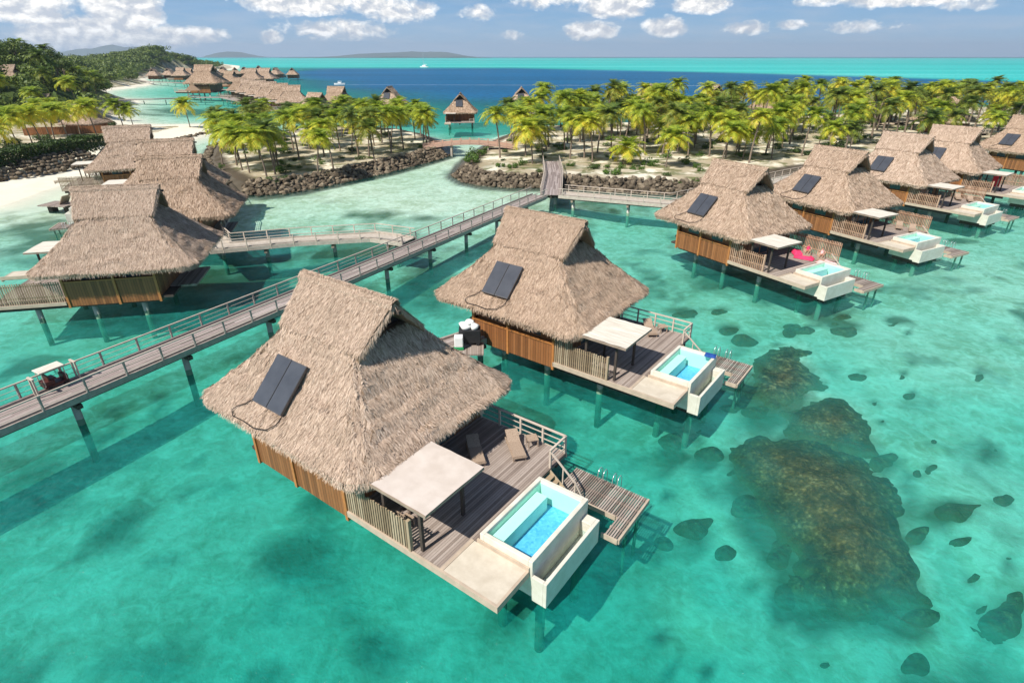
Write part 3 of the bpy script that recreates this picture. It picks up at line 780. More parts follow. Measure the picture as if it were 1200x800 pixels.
def axis(lo, hi, fine0, fine1, step, grow):
    out = list(np.arange(fine0, fine1+step*.5, step)); s = step
    x = out[-1]
    while x < hi: s *= grow; x += s; out.append(x)
    s = step; x = out[0]
    while x > lo: s *= grow; x -= s; out.insert(0, x)
    return np.array(out)
def grid_faces(nx, ny):
    i = np.arange(ny-1)[:, None]*nx+np.arange(nx-1)[None, :]
    i = i.ravel(); return np.stack([i, i+1, i+nx+1, i+nx], 1)
XS = axis(-15500, 15500, -75, 115, .8, 1.045); YS = axis(-60, 15500, 4, 240, .8, 1.03)
GX, GY = np.meshgrid(XS, YS)
GH, REEF, OC, SD, SM = land(GX, GY)
WEED_SHADE = [(350, 640, 55, 40, .9), (430, 735, 45, 30, .6), (60, 560, 110, 45, .5), (210, 640, 50, 22, .4), (40, 690, 40, 30, .3), (130, 620, 30, 18, .5), (160, 760, 90, 30, .4), (300, 770, 40, 30, .4), (60, 285, 60, 22, .8), (30, 300, 60, 20, .6), (440, 300, 80, 25, .9), (520, 345, 60, 25, .9),  # dark weed patches; those beside villas also paint their shade on the bottom
         (300, 330, 120, 40, .7), (620, 440, 50, 40, .7), (560, 715, 50, 20, .3), (700, 245, 80, 14, .7), (840, 330, 60, 20, .5), (640, 215, 60, 6, .8), (540, 700, 60, 20, .2), (1150, 560, 60, 30, .4), (900, 470, 60, 40, .6), (1080, 470, 40, 18, .4), (1000, 700, 70, 30, .4), (700, 470, 60, 30, .4),
         (230, 133, 60, 5, .9), (190, 138, 50, 3, .6), (560, 213, 60, 5, .6), (350, 240, 60, 8, .3), (950, 640, 140, 60, .35), (1180, 700, 50, 60, .5), (480, 270, 60, 8, .6), (440, 262, 50, 6, .5), (330, 410, 50, 30, .7), (1100, 330, 60, 20, .3), (300, 232, 50, 6, .5), (260, 100, 40, 3, .6)]
HEADS = [(68, 280, 32, 18), (150, 308, 30, 18), (235, 422, 38, 24), (125, 465, 38, 32), (185, 515, 24, 22), (305, 520, 38, 28), (310, 610, 30, 26), (600, 655, 45, 28), (590, 755, 32, 30), (680, 425, 50, 22), (600, 475, 28, 18), (520, 322, 34, 20), (690, 490, 26, 10),
         (470, 145, 18, 10), (440, 48, 28, 12), (220, 66, 30, 10), (190, 45, 22, 8), (210, 205, 34, 14), (248, 218, 25, 16), (785, 650, 60, 45), (805, 620, 30, 25), (775, 405, 22, 16), (560, 145, 10, 6), (592, 352, 15, 10), (520, 238, 16, 8), (350, 45, 26, 8), (170, 5, 22, 6), (95, 12, 30, 8), (715, 570, 22, 18), (415, 640, 24, 18), (350, 545, 24, 18), (340, 590, 30, 22), (230, 570, 18, 12), (505, 200, 14, 8), (430, 18, 20, 6), (540, 35, 16, 6)]
r9 = random.Random(12)
for k in range(46): HEADS.append((r9.uniform(20, 810), r9.uniform(20, 790), r9.uniform(8, 24), 0)); HEADS[-1] = (*HEADS[-1][:3], HEADS[-1][2]*r9.uniform(.5, .8))
HEADS = [h_ for h_ in HEADS if h_[3] > 0 and not (h_ in HEADS[36:] and (215 < h_[0] < 560 and 60 < h_[1] < 600 or h_[0] < 160 and h_[1] < 260))]
def zp(X, Y): return (750+X*.55, 360+Y*.55)
REEF_OUT = [[(205, 285), (250, 262), (330, 268), (400, 288), (480, 325), (525, 350), (540, 400), (560, 470), (590, 545), (600, 590), (545, 585), (500, 600), (440, 590), (385, 595), (375, 520), (330, 485), (290, 430), (250, 370), (215, 320)],
            [(315, 215), (370, 195), (430, 190), (470, 215), (495, 270), (500, 290), (430, 278), (360, 262), (325, 240)],
            [(238, 135), (270, 95), (320, 72), (350, 85), (360, 120), (380, 160), (340, 185), (290, 198), (250, 180)]]
REEFS = [([at(*zp(*q)) for q in r_], 1) for r_ in REEF_OUT]
weed_shade = np.zeros(GX.shape)
with np.errstate(all='ignore'):
    depth_cam = GY*math.cos(PITCH)-(-1.8-H)*math.sin(PITCH)
    PX = 600+667*GX/depth_cam; PY = 400-667*(GY*math.sin(PITCH)+(-1.8-H)*math.cos(PITCH))/depth_cam
for x, y, rx, ry, a in WEED_SHADE:
    q = ((PX-x)/rx)**2+((PY-y)/ry)**2
    weed_shade = np.maximum(weed_shade, np.where(depth_cam > 1, a*np.exp(-q), 0))
hq = np.zeros(GX.shape)
for X, Y, rx, ry in HEADS:
    hx, hy = zp(X, Y); hq = np.maximum(hq, np.where(depth_cam > 1, .75*np.exp(-((PX-hx)/(rx*.75))**2-((PY-hy)/(ry*.8))**2), 0))
for pts_, s0 in REEFS: hq = np.maximum(hq, 1.0*np.clip(.62+(sdf(GX, GY, np.array(pts_))+2.6*(fbm(GX/1.6, GY/1.6, 3, 61)-.5))/3.4, 0, 1)*(GY < 120))
broad = np.clip((fbm(GX/3.6+7, GY/3.6, 4, 41)-.52)*5, 0, 1)*.52*(GH < -1.0)*np.clip((130-GY)/60, 0, 1)
weed_shade = np.maximum(np.maximum(weed_shade, hq), broad)
nz = fbm(GX/2.6, GY/2.6, 4, 11)
weed_shade = np.clip((weed_shade+.9*(nz-.5)*(weed_shade > .05))*1.0, 0, 1)
me = npmesh('ground', np.stack([GX.ravel(), GY.ravel(), GH.ravel()], 1), grid_faces(len(XS), len(YS)), 'black', True)
def fattr(me, name, v):
    a = me.attributes.new(name, 'FLOAT', 'POINT'); a.data.foreach_set('value', np.asarray(v, np.float32).ravel())
def cattr(me, name, v):
    a = me.attributes.new(name, 'FLOAT_COLOR', 'POINT'); a.data.foreach_set('color', np.asarray(v, np.float32).ravel())
fattr(me, 'weed_shade', weed_shade)
sb_ = np.maximum(sdf(GX, GY, LI), sdf(GX, GY, RI)); fattr(me, 'bank', np.clip((3.4-np.abs(sb_-.9))/.8, 0, 1)*(GH > -.6))
veg = np.clip((GH-2.6)/1.5, 0, 1)*(SM > 0)
fattr(me, 'veg', veg); fattr(me, 'hgt', GH)
def groundm(t):
    p = t.pos()
    w = t.attr('weed_shade').outputs['Fac']; vg = t.attr('veg').outputs['Fac']; h = t.attr('hgt').outputs['Fac']
    n1 = t.noise(p, .35, 6, .65, .4); n2 = t.noise(p, 1.6, 5, .7, .6); n3 = t.noise(p, .12, 4, .6, .3)
    sand = t.mix(n1, (.60, .55, .43), (.80, .75, .62))
    # lighter and darker sand, rubble and algae under water, with painted light dapples
    n4 = t.noise(p, .75, 5, .6, 1.4)
    k = t.ramp(t.math('ADD', t.math('MULTIPLY', n1, .55), t.math('MULTIPLY', n3, .5)), [(.42, 1.), (.60, 0.)])
    under = t.math('LESS_THAN', h, -.35)
    sand2 = t.mix(t.math('MULTIPLY', k, .62), sand, (.33, .36, .20))
    sand2 = t.mix(t.math('MULTIPLY', t.ramp(n4, [(.44, 0.), (.62, 1.)]), .5), sand2, (.95, .92, .80))  # pale mottle paints rippling light dapples into the sand colour
    sand2 = t.mix(t.math('MULTIPLY', t.ramp(n2, [(.5, 0.), (.7, 1.)]), .45), sand2, (.30, .34, .20))
    c = t.mix(under, sand, sand2)
    c = t.mix(t.math('MULTIPLY', t.ramp(w, [(.2, 0.), (.65, 1.)]), .88), c, (.065, .085, .035))
    dry = t.math('GREATER_THAN', h, .9)
    path = t.ramp(t.noise(p, .16, 5, .65, .5), [(.40, 0.), (.52, 1.)])
    c = t.mix(t.math('MULTIPLY', t.math('MULTIPLY', dry, path), .8), c, (.30, .24, .15))
    gp = t.ramp(t.noise(p, .3, 4, .6, .5), [(.52, 0.), (.6, 1.)])
    c = t.mix(t.math('MULTIPLY', t.math('MULTIPLY', dry, gp), .8), c, (.10, .115, .035))
    c = t.mix(t.math('MULTIPLY', t.attr('bank').outputs['Fac'], .92), c, (.055, .042, .03))
    c = t.mix(vg, c, (.05, .075, .02))
    return c, t.bump(n2, .4, .15)
me.materials[0] = pmat('groundm', groundm, .95, .1)
g = place(me, 'ground'); g['kind'] = 'structure'

# ------------------------------------------------------------------ WATER
wx = axis(-15500, 15500, -75, 115, 1.2, 1.045); wy = axis(-60, 15500, 4, 240, 1.2, 1.03)
WX, WY = np.meshgrid(wx, wy)
Hh, rf, oc, sdw, _ = land(WX, WY)
D_ = np.clip(-Hh, 0, 30)
for pts_, s0 in REEFS:
    q_ = sdf(WX, WY, np.array(pts_)); D_ = np.where(WY < 120, D_*(1-.74*np.clip((q_+.9)/2.4, 0, 1)), D_)
def lerp(a, b, t): return np.array(a)*(1-t[..., None])+np.array(b)*t[..., None]
kx = np.array([.44, .078, .098])
T = np.exp(-kx*D_[..., None]*1.0)
deep = np.clip((D_-3.3)/5.5, 0, 1); deep = deep*deep*(3-2*deep)
for X, Y, rx, ry in HEADS:
    hx, hy = at(*zp(X, Y), -1.); hr = rx*.55*hy/560.
    D_ = np.where(WY < 120, D_*(1-.6*np.exp(-(((WX-hx)**2+((WY-hy)*.8)**2)/(hr*hr*1.2+.3)))), D_)
near_ = np.clip((D_-.8)/2.8, 0, 1)
S_ = lerp((.06, .42, .35), (.004, .285, .243), near_); S_ = S_*(1-deep[..., None])+np.array((.0, .098, .225))*deep[..., None]
fac = 1-np.exp(-.135*D_); fac = np.maximum(fac, deep*.97)
S_ = S_*(1-rf[..., None])+np.array((.03, .50, .46))*rf[..., None]; fac = fac*(1-rf)+.8*rf
# long streaks on the reef flat
st = fbm(WX/1500, WY/140, 3, 21)
S_ = S_*(1+(rf*(st-.5)*.55)[..., None])+ (rf*np.clip(st-.6, 0, 1)*.8)[..., None]*np.array((.5, .3, .3))
st2 = fbm(WX/260+3, WY/60, 4, 31)
S_ = S_*(1+(deep*(1-rf)*(st2-.5)*.55)[..., None])
S_ = S_*(1-oc[..., None])+np.array((.012, .10, .17))*oc[..., None]; fac = fac*(1-oc)+.97*oc
wm = npmesh('water', np.stack([WX.ravel(), WY.ravel(), 0*WX.ravel()], 1), grid_faces(len(wx), len(wy)), 'black', True)
one = np.ones(WX.shape+(1,))
cattr(wm, 'transmit', np.concatenate([T, one], -1)); cattr(wm, 'scatter', np.concatenate([np.clip(S_, 0, 1), one], -1)); fattr(wm, 'turbid', fac)
def waterm():
    m, t, out = mat('lagoon_water')
    Tc = t.attr('transmit').outputs['Color']; Sc = t.attr('scatter').outputs['Color']; F = t.attr('turbid').outputs['Fac']
    p = t.pos()
    n0 = t.math('ADD', t.math('MULTIPLY', t.noise(t.scale(p, .6, .75, 1), .5, 7, .68, .5), .75), t.math('MULTIPLY', t.noise(t.scale(p, .8, 1.2, 1), 2.6, 4, .65, .4), .25))
    sc = t.mix(t.math('MULTIPLY', n0, .9), Sc, (0, 0, 0), 'MIX')
    hs = t.node('ShaderNodeHueSaturation'); t.put(hs.inputs['Color'], Sc); t.put(hs.inputs['Value'], t.math('MULTIPLY_ADD', t.ramp(n0, [(.32, 0.), (.66, 1.)]), 1.0, .42))  # uneven brightness paints light dapples and ripples into the water colour
    n1 = t.noise(p, 1.1, 4, .6, .5); n2 = t.noise(p, 3.5, 4, .65, .3); n3 = t.noise(p, .25, 3, .5)
    hsum = t.math('ADD', t.math('MULTIPLY', n1, .6), t.math('ADD', t.math('MULTIPLY', n2, .3), n3))
    bm = t.bump(hsum, .8, .3)
    tr = t.node('ShaderNodeBsdfTransparent'); t.put(tr.inputs[0], Tc)
    df = t.node('ShaderNodeBsdfDiffuse'); t.put(df.inputs[0], hs.outputs[0])
    m1 = t.node('ShaderNodeMixShader'); t.put(m1.inputs[0], F); t.l.new(tr.outputs[0], m1.inputs[1]); t.l.new(df.outputs[0], m1.inputs[2])
    fr = t.node('ShaderNodeFresnel'); fr.inputs[0].default_value = 1.33; t.l.new(bm, fr.inputs['Normal'])
    gl = t.node('ShaderNodeBsdfGlossy'); gl.inputs['Roughness'].default_value = .11; t.l.new(bm, gl.inputs['Normal']); t.l.new(bm, df.inputs['Normal'])
    frc = t.math('MULTIPLY', t.math('MINIMUM', fr.outputs[0], .2), .75)
    m2 = t.node('ShaderNodeMixShader'); t.put(m2.inputs[0], frc); t.l.new(m1.outputs[0], m2.inputs[1]); t.l.new(gl.outputs[0], m2.inputs[2])
    t.l.new(m2.outputs[0], out.inputs[0]); return m
wm.materials[0] = waterm()
wt = place(wm, 'water'); wt['kind'] = 'structure'

# ------------------------------------------------------------------ CORAL
def coral_mound(P, z0, hmax, seed, step=.15, edge=1.8, rough=.35):
    """P: outline (n,2) -> mesh local to its centre"""
    cx, cy = P.mean(0); P = P-[cx, cy]
    x = np.arange(P[:, 0].min()-2.2, P[:, 0].max()+2.2, step); y = np.arange(P[:, 1].min()-2.2, P[:, 1].max()+2.2, step)
    X, Y = np.meshgrid(x, y)
    s = sdf(X, Y, P)+(.6 if np.ptp(P[:, 0]) > 4.5 else .1)+(fbm(X/1.3+cx, Y/1.3+cy, 3, seed)-.5)*min(1.8, .45*math.sqrt(np.ptp(P[:, 0])*np.ptp(P[:, 1]))*.7)
    h = hmax*(1-np.exp(-np.maximum(s, 0)/edge))*(.65+.7*fbm(X/2.4+cx, Y/2.4+cy, 3, seed+5))
    h = h+np.where(s > 0, rough*(fbm(X/.7+cx, Y/.7+cy, 3, seed+9)-.5)*np.clip(s/.6, 0, 1), 0)
    Z = np.where(s > -.3, h, -.25)
    ok = s > -.25
    F = grid_faces(len(x), len(y)); okf = ok.ravel()[F].any(1); F = F[okf]
    used = np.unique(F); mp = np.full(X.size, -1); mp[used] = np.arange(len(used))
    V = np.stack([X.ravel(), Y.ravel(), Z.ravel()], 1)[used]
    return V, mp[F], (cx, cy)
def zp(X, Y): return (750+X*.55, 360+Y*.55)
def reef(name, pts, z0, h, seed, label, cat, group=None, m='coral', step=.15, edge=1.8):
    pc = np.array([at(x, y, -1.8) for x, y in pts]).mean(0); z0 = float(land(np.array([[pc[0]]]), np.array([[pc[1]]]))[0][0, 0])-.12
    P = np.array([at(x, y, z0+h*.5) for x, y in pts])
    V, F, (cx, cy) = coral_mound(P, z0, h, seed, step, edge)
    me = npmesh(name, V, F, m, True)
    o = place(me, name, None, (cx, cy, z0)); return tag(o, label, cat, group)
reef('coral_reef', [zp(*q) for q in ((205, 285), (250, 262), (330, 268), (400, 288), (480, 325), (525, 350), (540, 400), (560, 470), (590, 545), (600, 590), (545, 585), (500, 600), (440, 590), (385, 595), (375, 520), (330, 485), (290, 430), (250, 370), (215, 320))], -2.5, 1.75, 3, 'largest brown coral reef, spread under the clear water at right', 'coral reef')
reef('coral_reef', [zp(*q) for q in ((315, 215), (370, 195), (430, 190), (470, 215), (495, 270), (500, 290), (430, 278), (360, 262), (325, 240))], -2.2, 1.4, 4, 'brown coral reef just above the largest one, yellowish on top', 'coral reef')
reef('coral_reef', [zp(*q) for q in ((238, 135), (270, 95), (320, 72), (350, 85), (360, 120), (380, 160), (340, 185), (290, 198), (250, 180))], -2.1, .9, 5, 'dark coral reef beside the second villa platform', 'coral reef', m='coraldark')
for i, (X, Y, rx, ry) in enumerate(HEADS):
    x, y = zp(X, Y); rx *= .55; ry *= .55; r4 = random.Random(i)
    p1_, p2_ = r4.uniform(0, 6), r4.uniform(0, 6)
    pts = [(x+rx*math.cos(a)*(1+.14*math.sin(2*a+p1_)+.08*math.sin(3*a+p2_)), y+ry*math.sin(a)*(1+.14*math.sin(2*a+p1_)+.08*math.sin(3*a+p2_))) for a in [k*math.pi/12 for k in range(24)]]
    reef('coral_mound', pts, -2.4, .7 if rx > 10 else .45, 20+i, 'small rounded dark coral head on the sandy lagoon bottom around the big reef', 'coral', 'coral heads around the large reef', 'coraldark' if i % 3 else 'coral', .15, .8)

# ------------------------------------------------------------------ ROCKS
def rock_mesh(seed):
    r = np.random.default_rng(seed)
    import bmesh
    bm = bmesh.new(); bmesh.ops.create_icosphere(bm, subdivisions=2, radius=1)
    ax = r.normal(size=(7, 3)); ax /= np.linalg.norm(ax, axis=1)[:, None]; dd = r.uniform(.45, .85, 7)
    for v in bm.verts:
        c = np.array(v.co)
        for a, q in zip(ax, dd):
            e = c@a
            if e > q: c = c-a*(e-q)*.97
        c = c*(1+r.normal()*.03); v.co = Vector(c)
    me = bpy.data.meshes.new('boulder'); bm.to_mesh(me); bm.free(); me.materials.append(M['rock']); return me
RM = [rock_mesh(k) for k in range(6)]
def edge_pts(P, i0, i1, step):
    pts = [tuple(P[i]) for i in range(i0, i1+1)]
    return resample(pts, step)
rocks = []
def rock_line(P, i0, i1, label, group, step, rows, inward, keep):
    for j in range(rows):
        for q, d in edge_pts(P, i0, i1, step):
            n = Vector((-d.y, d.x))*inward
            off = -0.6+j*(.85 if group == 'BK' else .62)+rnd.uniform(-.3, .3)
            p = q+n*off+d*rnd.uniform(-.4, .4)
            z = -.05+j*.33+rnd.uniform(-.15, .2)
            if group == 'BK': z = 1.0+j*.42
            elif not keep: z = max(z, float(land(np.array([[p.x]]), np.array([[p.y]]))[0][0, 0])+.15)
            rocks.append((p.x, p.y, z, rnd.uniform(.34, .68)*(1 if rnd.random() > .35 else .65), label, group, keep))
rock_line(LI, 0, 6, 'brown boulder in the long rock bank edging the left palm islet', 'boulders of the left islet bank', .5, 6, 1, True)
rock_line(RI, 0, 7, 'pale brown boulder in the rock wall along the right palm islet', 'boulders of the right islet wall', .52, 6, 1, True)
rock_line(LI, 13, 17, 'x', 'x', 1., 3, 1, False)
BK = [at(-60, 222, .6), at(0, 213, .6), at(45, 206, .6), at(90, 197, .6), at(119, 190, .6)]
rock_line(np.array(BK), 0, 4, 'x', 'BK', .7, 6, 1, False)
rock_line(np.array([at(200, 167, 0), at(235, 158, 0), at(268, 149, 0)]), 0, 2, 'x', 'x', 1.0, 2, 1, False)
rr = [r for r in rocks if r[6]]; rnd.shuffle(rr); big = rr[:292]; rest = rr[292:]+[r for r in rocks if not r[6]]
# keep the larger ones as individuals
rr.sort(key=lambda r: -r[3]); big = rr[:292]; rest = rr[292:]+[r for r in rocks if not r[6]]
for i, (x, y, z, s, lab, grp, _) in enumerate(big):
    o = place(RM[i % 6], 'boulder', None, (x, y, z)); o.scale = (s*1.15, s, s*.75); o.rotation_euler = (rnd.uniform(-1, 1), rnd.uniform(-1, 1), rnd.uniform(0, 6.28)); tag(o, lab, 'boulder', grp)
def merge(meshes, xf, name, mats, smooth=False, age=False):
    """many transformed copies of small meshes as one mesh (numpy); xf: (index, loc, scale3, rotz, tilt)"""
    base = []
    for me in meshes:
        V = np.empty(len(me.vertices)*3, np.float32); me.vertices.foreach_get('co', V)
        k = me.polygons[0].loop_total; F = np.empty(len(me.loops), np.int32); me.loops.foreach_get('vertex_index', F)
        base.append((V.reshape(-1, 3), F.reshape(-1, k)))
    VV = []; FF = []; o = 0
    for i, loc, sc, rz, tl in xf:
        V, F = base[i]; Mx = np.array(Matrix.Rotation(rz, 3, 'Z') @ Matrix.Rotation(tl, 3, 'X'))
        VV.append((V*np.array(sc))@Mx.T+np.array(loc)); FF.append(F+o); o += len(V)
    return npmesh(name, np.concatenate(VV), np.concatenate(FF), mats, smooth)
xf = [(i % 6, (x, y, z), (s*1.15, s, s*.75), rnd.uniform(0, 6.28), rnd.uniform(-.5, .5)) for i, (x, y, z, s, *_r) in enumerate(rest)]
o = place(merge(RM, xf, 'rock_bank', 'rockstuff'), 'rock_bank'); tag(o, 'smaller brown rocks filling the rock banks along the shores', 'rocks', kind='stuff')

# ------------------------------------------------------------------ FOLIAGE
def palm_crown(seed, nf=32, wind=.0):
    r = np.random.default_rng(seed); V = []; F = []; A_ = []
    def quad(a, b, c, d, ag):
        o = len(V); V.extend((a, b, c, d)); F.append((o, o+1, o+2, o+3)); A_.extend((ag,)*4)
    for k in range(nf):
        age = (k+.5)/nf
        az = k*2.39996+r.normal()*.15
        el = R(80-100*age**.9)+r.normal()*.08
        L = r.uniform(2.2, 3.5)*(.75+.35*min(1, age*2.5))
        dirh = np.array([math.cos(az), math.sin(az)])
        n = 9; p = np.array([0, 0, 0.]); pts = [p.copy()]; e = el; tw = r.normal()*.12
        for i in range(n):
            d = np.array([dirh[0]*math.cos(e), dirh[1]*math.cos(e), math.sin(e)]); d[0] += wind*.35
            d /= np.linalg.norm(d); p = p+d*L/n; pts.append(p.copy()); e -= (.07+.12*i/n*1.6)*(1.0+.3*r.random())
        pts = np.array(pts)
        for i in range(n):
            a = pts[i]; b = pts[i+1]; t = (b-a)/np.linalg.norm(b-a)
            sd = np.cross(t, [0, 0, 1.]); sd /= np.linalg.norm(sd)+1e-6; up = np.cross(sd, t)
            w = .05*(1-i/n)+.012
            quad(a-sd*w, a+sd*w, b+sd*w*.8, b-sd*w*.8, age)
            for m in range(2):
                fr = (i+m/2.)/n
                if fr < .08: continue
                q = a+(b-a)*m/2.; ll = .85*math.sin(math.pi*(.12+.80*fr))*r.uniform(.85, 1.15)+.1; ww = .085
                for s in (-1, 1):
                    dd = sd*s*.80+t*(.35+.4*fr)-np.array([0, 0, 1.])*(.12+.42*age)*r.uniform(.5, 1.3)+up*.12; dd /= np.linalg.norm(dd)
                    tip = q+dd*ll
                    quad(q-t*ww, q+t*ww, tip+t*ww*.35, tip-t*ww*.35, age*.9+.1*r.random())
    return np.array(V), np.array(F), np.array(A_)
def crown_mesh(seed, m='palm', **k):
    V, F, A_ = palm_crown(seed, **k); age = np.clip((A_-.15)*1.1, 0, 1)
    return npmesh('crown', V, F, m, False, age=age)
CR = [crown_mesh(k, 'palm', nf=30+k, wind=w) for k, w in enumerate((0, .3, .15, .5, .1, .35))]
CRD = [crown_mesh(k+10, 'palmdark', nf=26, wind=w) for k, w in enumerate((0, .3, .5))]
TR = []
for k in range(5):
    b = MB(); r5 = random.Random(k); cx = r5.uniform(-.9, .9); cy = r5.uniform(-.5, .5)
    pts = [(cx*(t/7.)**2*7/5, cy*(t/7.)**2, t-.3) for t in [0, .4, 1, 2, 3, 4, 5, 6, 7]]
    b.tube(pts, [.26, .18, .15, .14, .13, .125, .12, .11, .12], 7); TR.append((b.mesh('trunk', 'bark', True), pts[-1]))
def palm(x, y, hgt, z=1.2, size=1., label='', group='', set_=0):
    i = rnd.randrange(5); me, top = TR[i]; s = hgt/6.7
    root = empty('coconut_palm', (x, y, z), rnd.uniform(-.6, .6), label, 'palm tree', group)
    t = place(me, 'trunk', root); t.scale = (max(.8, s), max(.8, s), s)
    k = rnd.choice(CR if set_ == 0 else CRD)
    c = place(k, 'crown', root, (top[0]*max(.8, s), top[1]*max(.8, s), top[2]*s)); q = size*rnd.uniform(.85, 1.12); q *= 1.36; c.scale = (q, q, q*rnd.uniform(.85, 1.05)); c.rotation_euler = (rnd.uniform(-.12, .12), rnd.uniform(-.12, .12), rnd.uniform(-.9, .9))
    return root
taken = []
def free(x, y, dmin):
    for a, b in taken:
        if (a-x)**2+(b-y)**2 < dmin*dmin: return False
    taken.append((x, y)); return True
for v_ in (FC, FD, FE, FF, FG):
    for u in (-17, -11): 
        for v in (2, 8): taken.append(world(v_, u, v)[:2])
def inside(x, y, P, m): return float(sdf(np.array([x]), np.array([y]), P)[0]) > m
front = [(284, 200, 6.5), (324, 201, 6.2), (351, 188, 8), (261, 192, 5.5), (375, 192, 6), (399, 178, 7), (413, 180, 6), (436, 177, 7), (473, 176, 7.5), (459, 173, 7), (305, 187, 6), (586, 186, 8.5), (616, 183, 8), (624, 193, 6.5), (668, 187, 7.5), (694, 191, 7.5), (729, 193, 3.2), (780, 197, 5.5), (831, 184, 8), (846, 190, 6), (939, 184, 8), (754, 178, 7), (897, 181, 8), (870, 188, 5), (990, 178, 8), (806, 184, 7), (850, 186, 7.5), (700, 180, 8), (500, 168, 7), (640, 178, 7.5)]
LABL = 'coconut palm with yellow green fronds in the grove on the left islet'
LABR = 'coconut palm with yellow green fronds in the dense grove on the right islet'
for x, y, h in front:
    wx_, wy_ = at(x, y, 1.2); taken.append((wx_, wy_))
    palm(wx_, wy_, h, size=.85 if x < 540 else .95, label=LABL if x < 540 else LABR, group='palms on the left islet' if x < 540 else 'palms on the right islet')
def scatter(P, n, margin, dmin, hr, label, group, xr, yr, set_=0, size=1., zz=1.2, cond=None):
    c = 0; tries = 0
    while c < n and tries < n*200:
        tries += 1; x = rnd.uniform(*xr); y = rnd.uniform(*yr)
        if not inside(x, y, P, margin): continue
        if cond and not cond(x, y): continue
        if not free(x, y, dmin): continue
        z = float(land(np.array([[x]]), np.array([[y]]))[0][0, 0]) if zz is None else zz
        palm(x, y, rnd.uniform(*hr), z, size, label, group, set_ if rnd.random() > .36 else 1-set_); c += 1
scatter(LI, 58, 2.2, 3.3, (5.5, 8.2), LABL, 'palms on the left islet', (-110, 0), (90, 185), size=.84)
scatter(RI, 95, 3.0, 3.1, (8.2, 11.8), 'tall coconut palm at the seaward back of the right islet grove', 'tall palms at the back of the right islet', (-12, 190), (100, 215), cond=lambda x, y: y > 140, size=.92)
scatter(RI, 135, 3.0, 3.0, (5.0, 8.8), LABR, 'palms on the right islet', (-12, 190), (100, 215), cond=lambda x, y: y > 110, size=.94)
for x, y, h in ((115, 163, 7.5), (145, 150, 6), (157, 150, 5), (82, 167, 7), (66, 170, 7.5), (52, 174, 7), (24, 178, 7), (58, 160, 7), (95, 160, 6), (8, 170, 7), (5, 190, 6), (38, 168, 6.5)):
    wx_, wy_ = at(x, y, 1.7); taken.append((wx_, wy_)); palm(wx_, wy_, h, 1.6, 1.0, 'wind bent coconut palm behind the hedge on the left shore', 'palms on the left shore', 0)
scatter(ML, 38, 4, 4.5, (5.5, 8), 'coconut palm among the left shore trees beyond the fence', 'palms beyond the fence on the left', (-230, -95), (130, 330), 1, zz=None, cond=lambda x, y: x < -y*.52 and y > 150)

def leaf_clump(seed, n=150, m='forest', card=.5, flat=.75):
    r = np.random.default_rng(seed)
    # several sub lobes give an uneven outline
    nl = 7; cen = r.normal(size=(nl, 3))*.42; cen[:, 2] = np.abs(cen[:, 2])*.8
    rad = r.uniform(.35, .62, nl)
    k = r.integers(0, nl, n); d = r.normal(size=(n, 3)); d /= np.linalg.norm(d, axis=1)[:, None]
    P = cen[k]+d*(rad[k]*r.uniform(.75, 1.08, n))[:, None]; P[:, 2] *= flat
    a = r.normal(size=(n, 3)); a = a-d*(a*d).sum(1)[:, None]*.6; a /= np.linalg.norm(a, axis=1)[:, None]; b = np.cross(a, d); b /= np.linalg.norm(b, axis=1)[:, None]+1e-6
    s = (r.uniform(.5, 1.3, n)*card)[:, None]
    q = np.stack([P-a*s*.5, P+b*s*.32, P+a*s*.5, P-b*s*.32], 1)
    return npmesh('leaf_clump', q.reshape(-1, 3), np.arange(4*n).reshape(-1, 4), m, False)
CL = [leaf_clump(k, 420, 'forest', .24) for k in range(5)]
def ground_z(x, y): return float(land(np.array([[float(x)]]), np.array([[float(y)]]))[0][0, 0])
# dense wood on the hills: one mass
N = 9000; xs_ = np.array([rnd.uniform(-760, -90) for _ in range(N)]); ys_ = np.array([rnd.uniform(140, 1100) for _ in range(N)])
hh, _, _, _, sm_ = land(xs_[None, :], ys_[None, :]); hh = hh[0]; sm_ = sm_[0]
xf = []
cell = {}
for x, y, z, s_ in zip(xs_, ys_, hh, sm_):
    if s_ < 7 or z < 2.5: continue
    if y < 260 and x > -y*.60-8: continue
    if x < -y*1.0-40: continue
    r_ = rnd.uniform(3.0, 5.5)*(1+.35*(y > 500))
    key = (int(x/4.2), int(y/(5 if y < 500 else 9)))
    if key in cell: continue
    cell[key] = 1
    xf.append((rnd.randrange(5), (x, y, z+r_*.45+rnd.uniform(0, 2.)), (r_, r_, r_*rnd.uniform(.8, 1.2)), rnd.uniform(0, 6.28), rnd.uniform(-.2, .2)))
print('forest crowns', len(xf))
o = place(merge(CL, xf, 'forest', 'forest'), 'forest'); tag(o, 'dense dark green wood covering the hills at left', 'wood', kind='stuff')
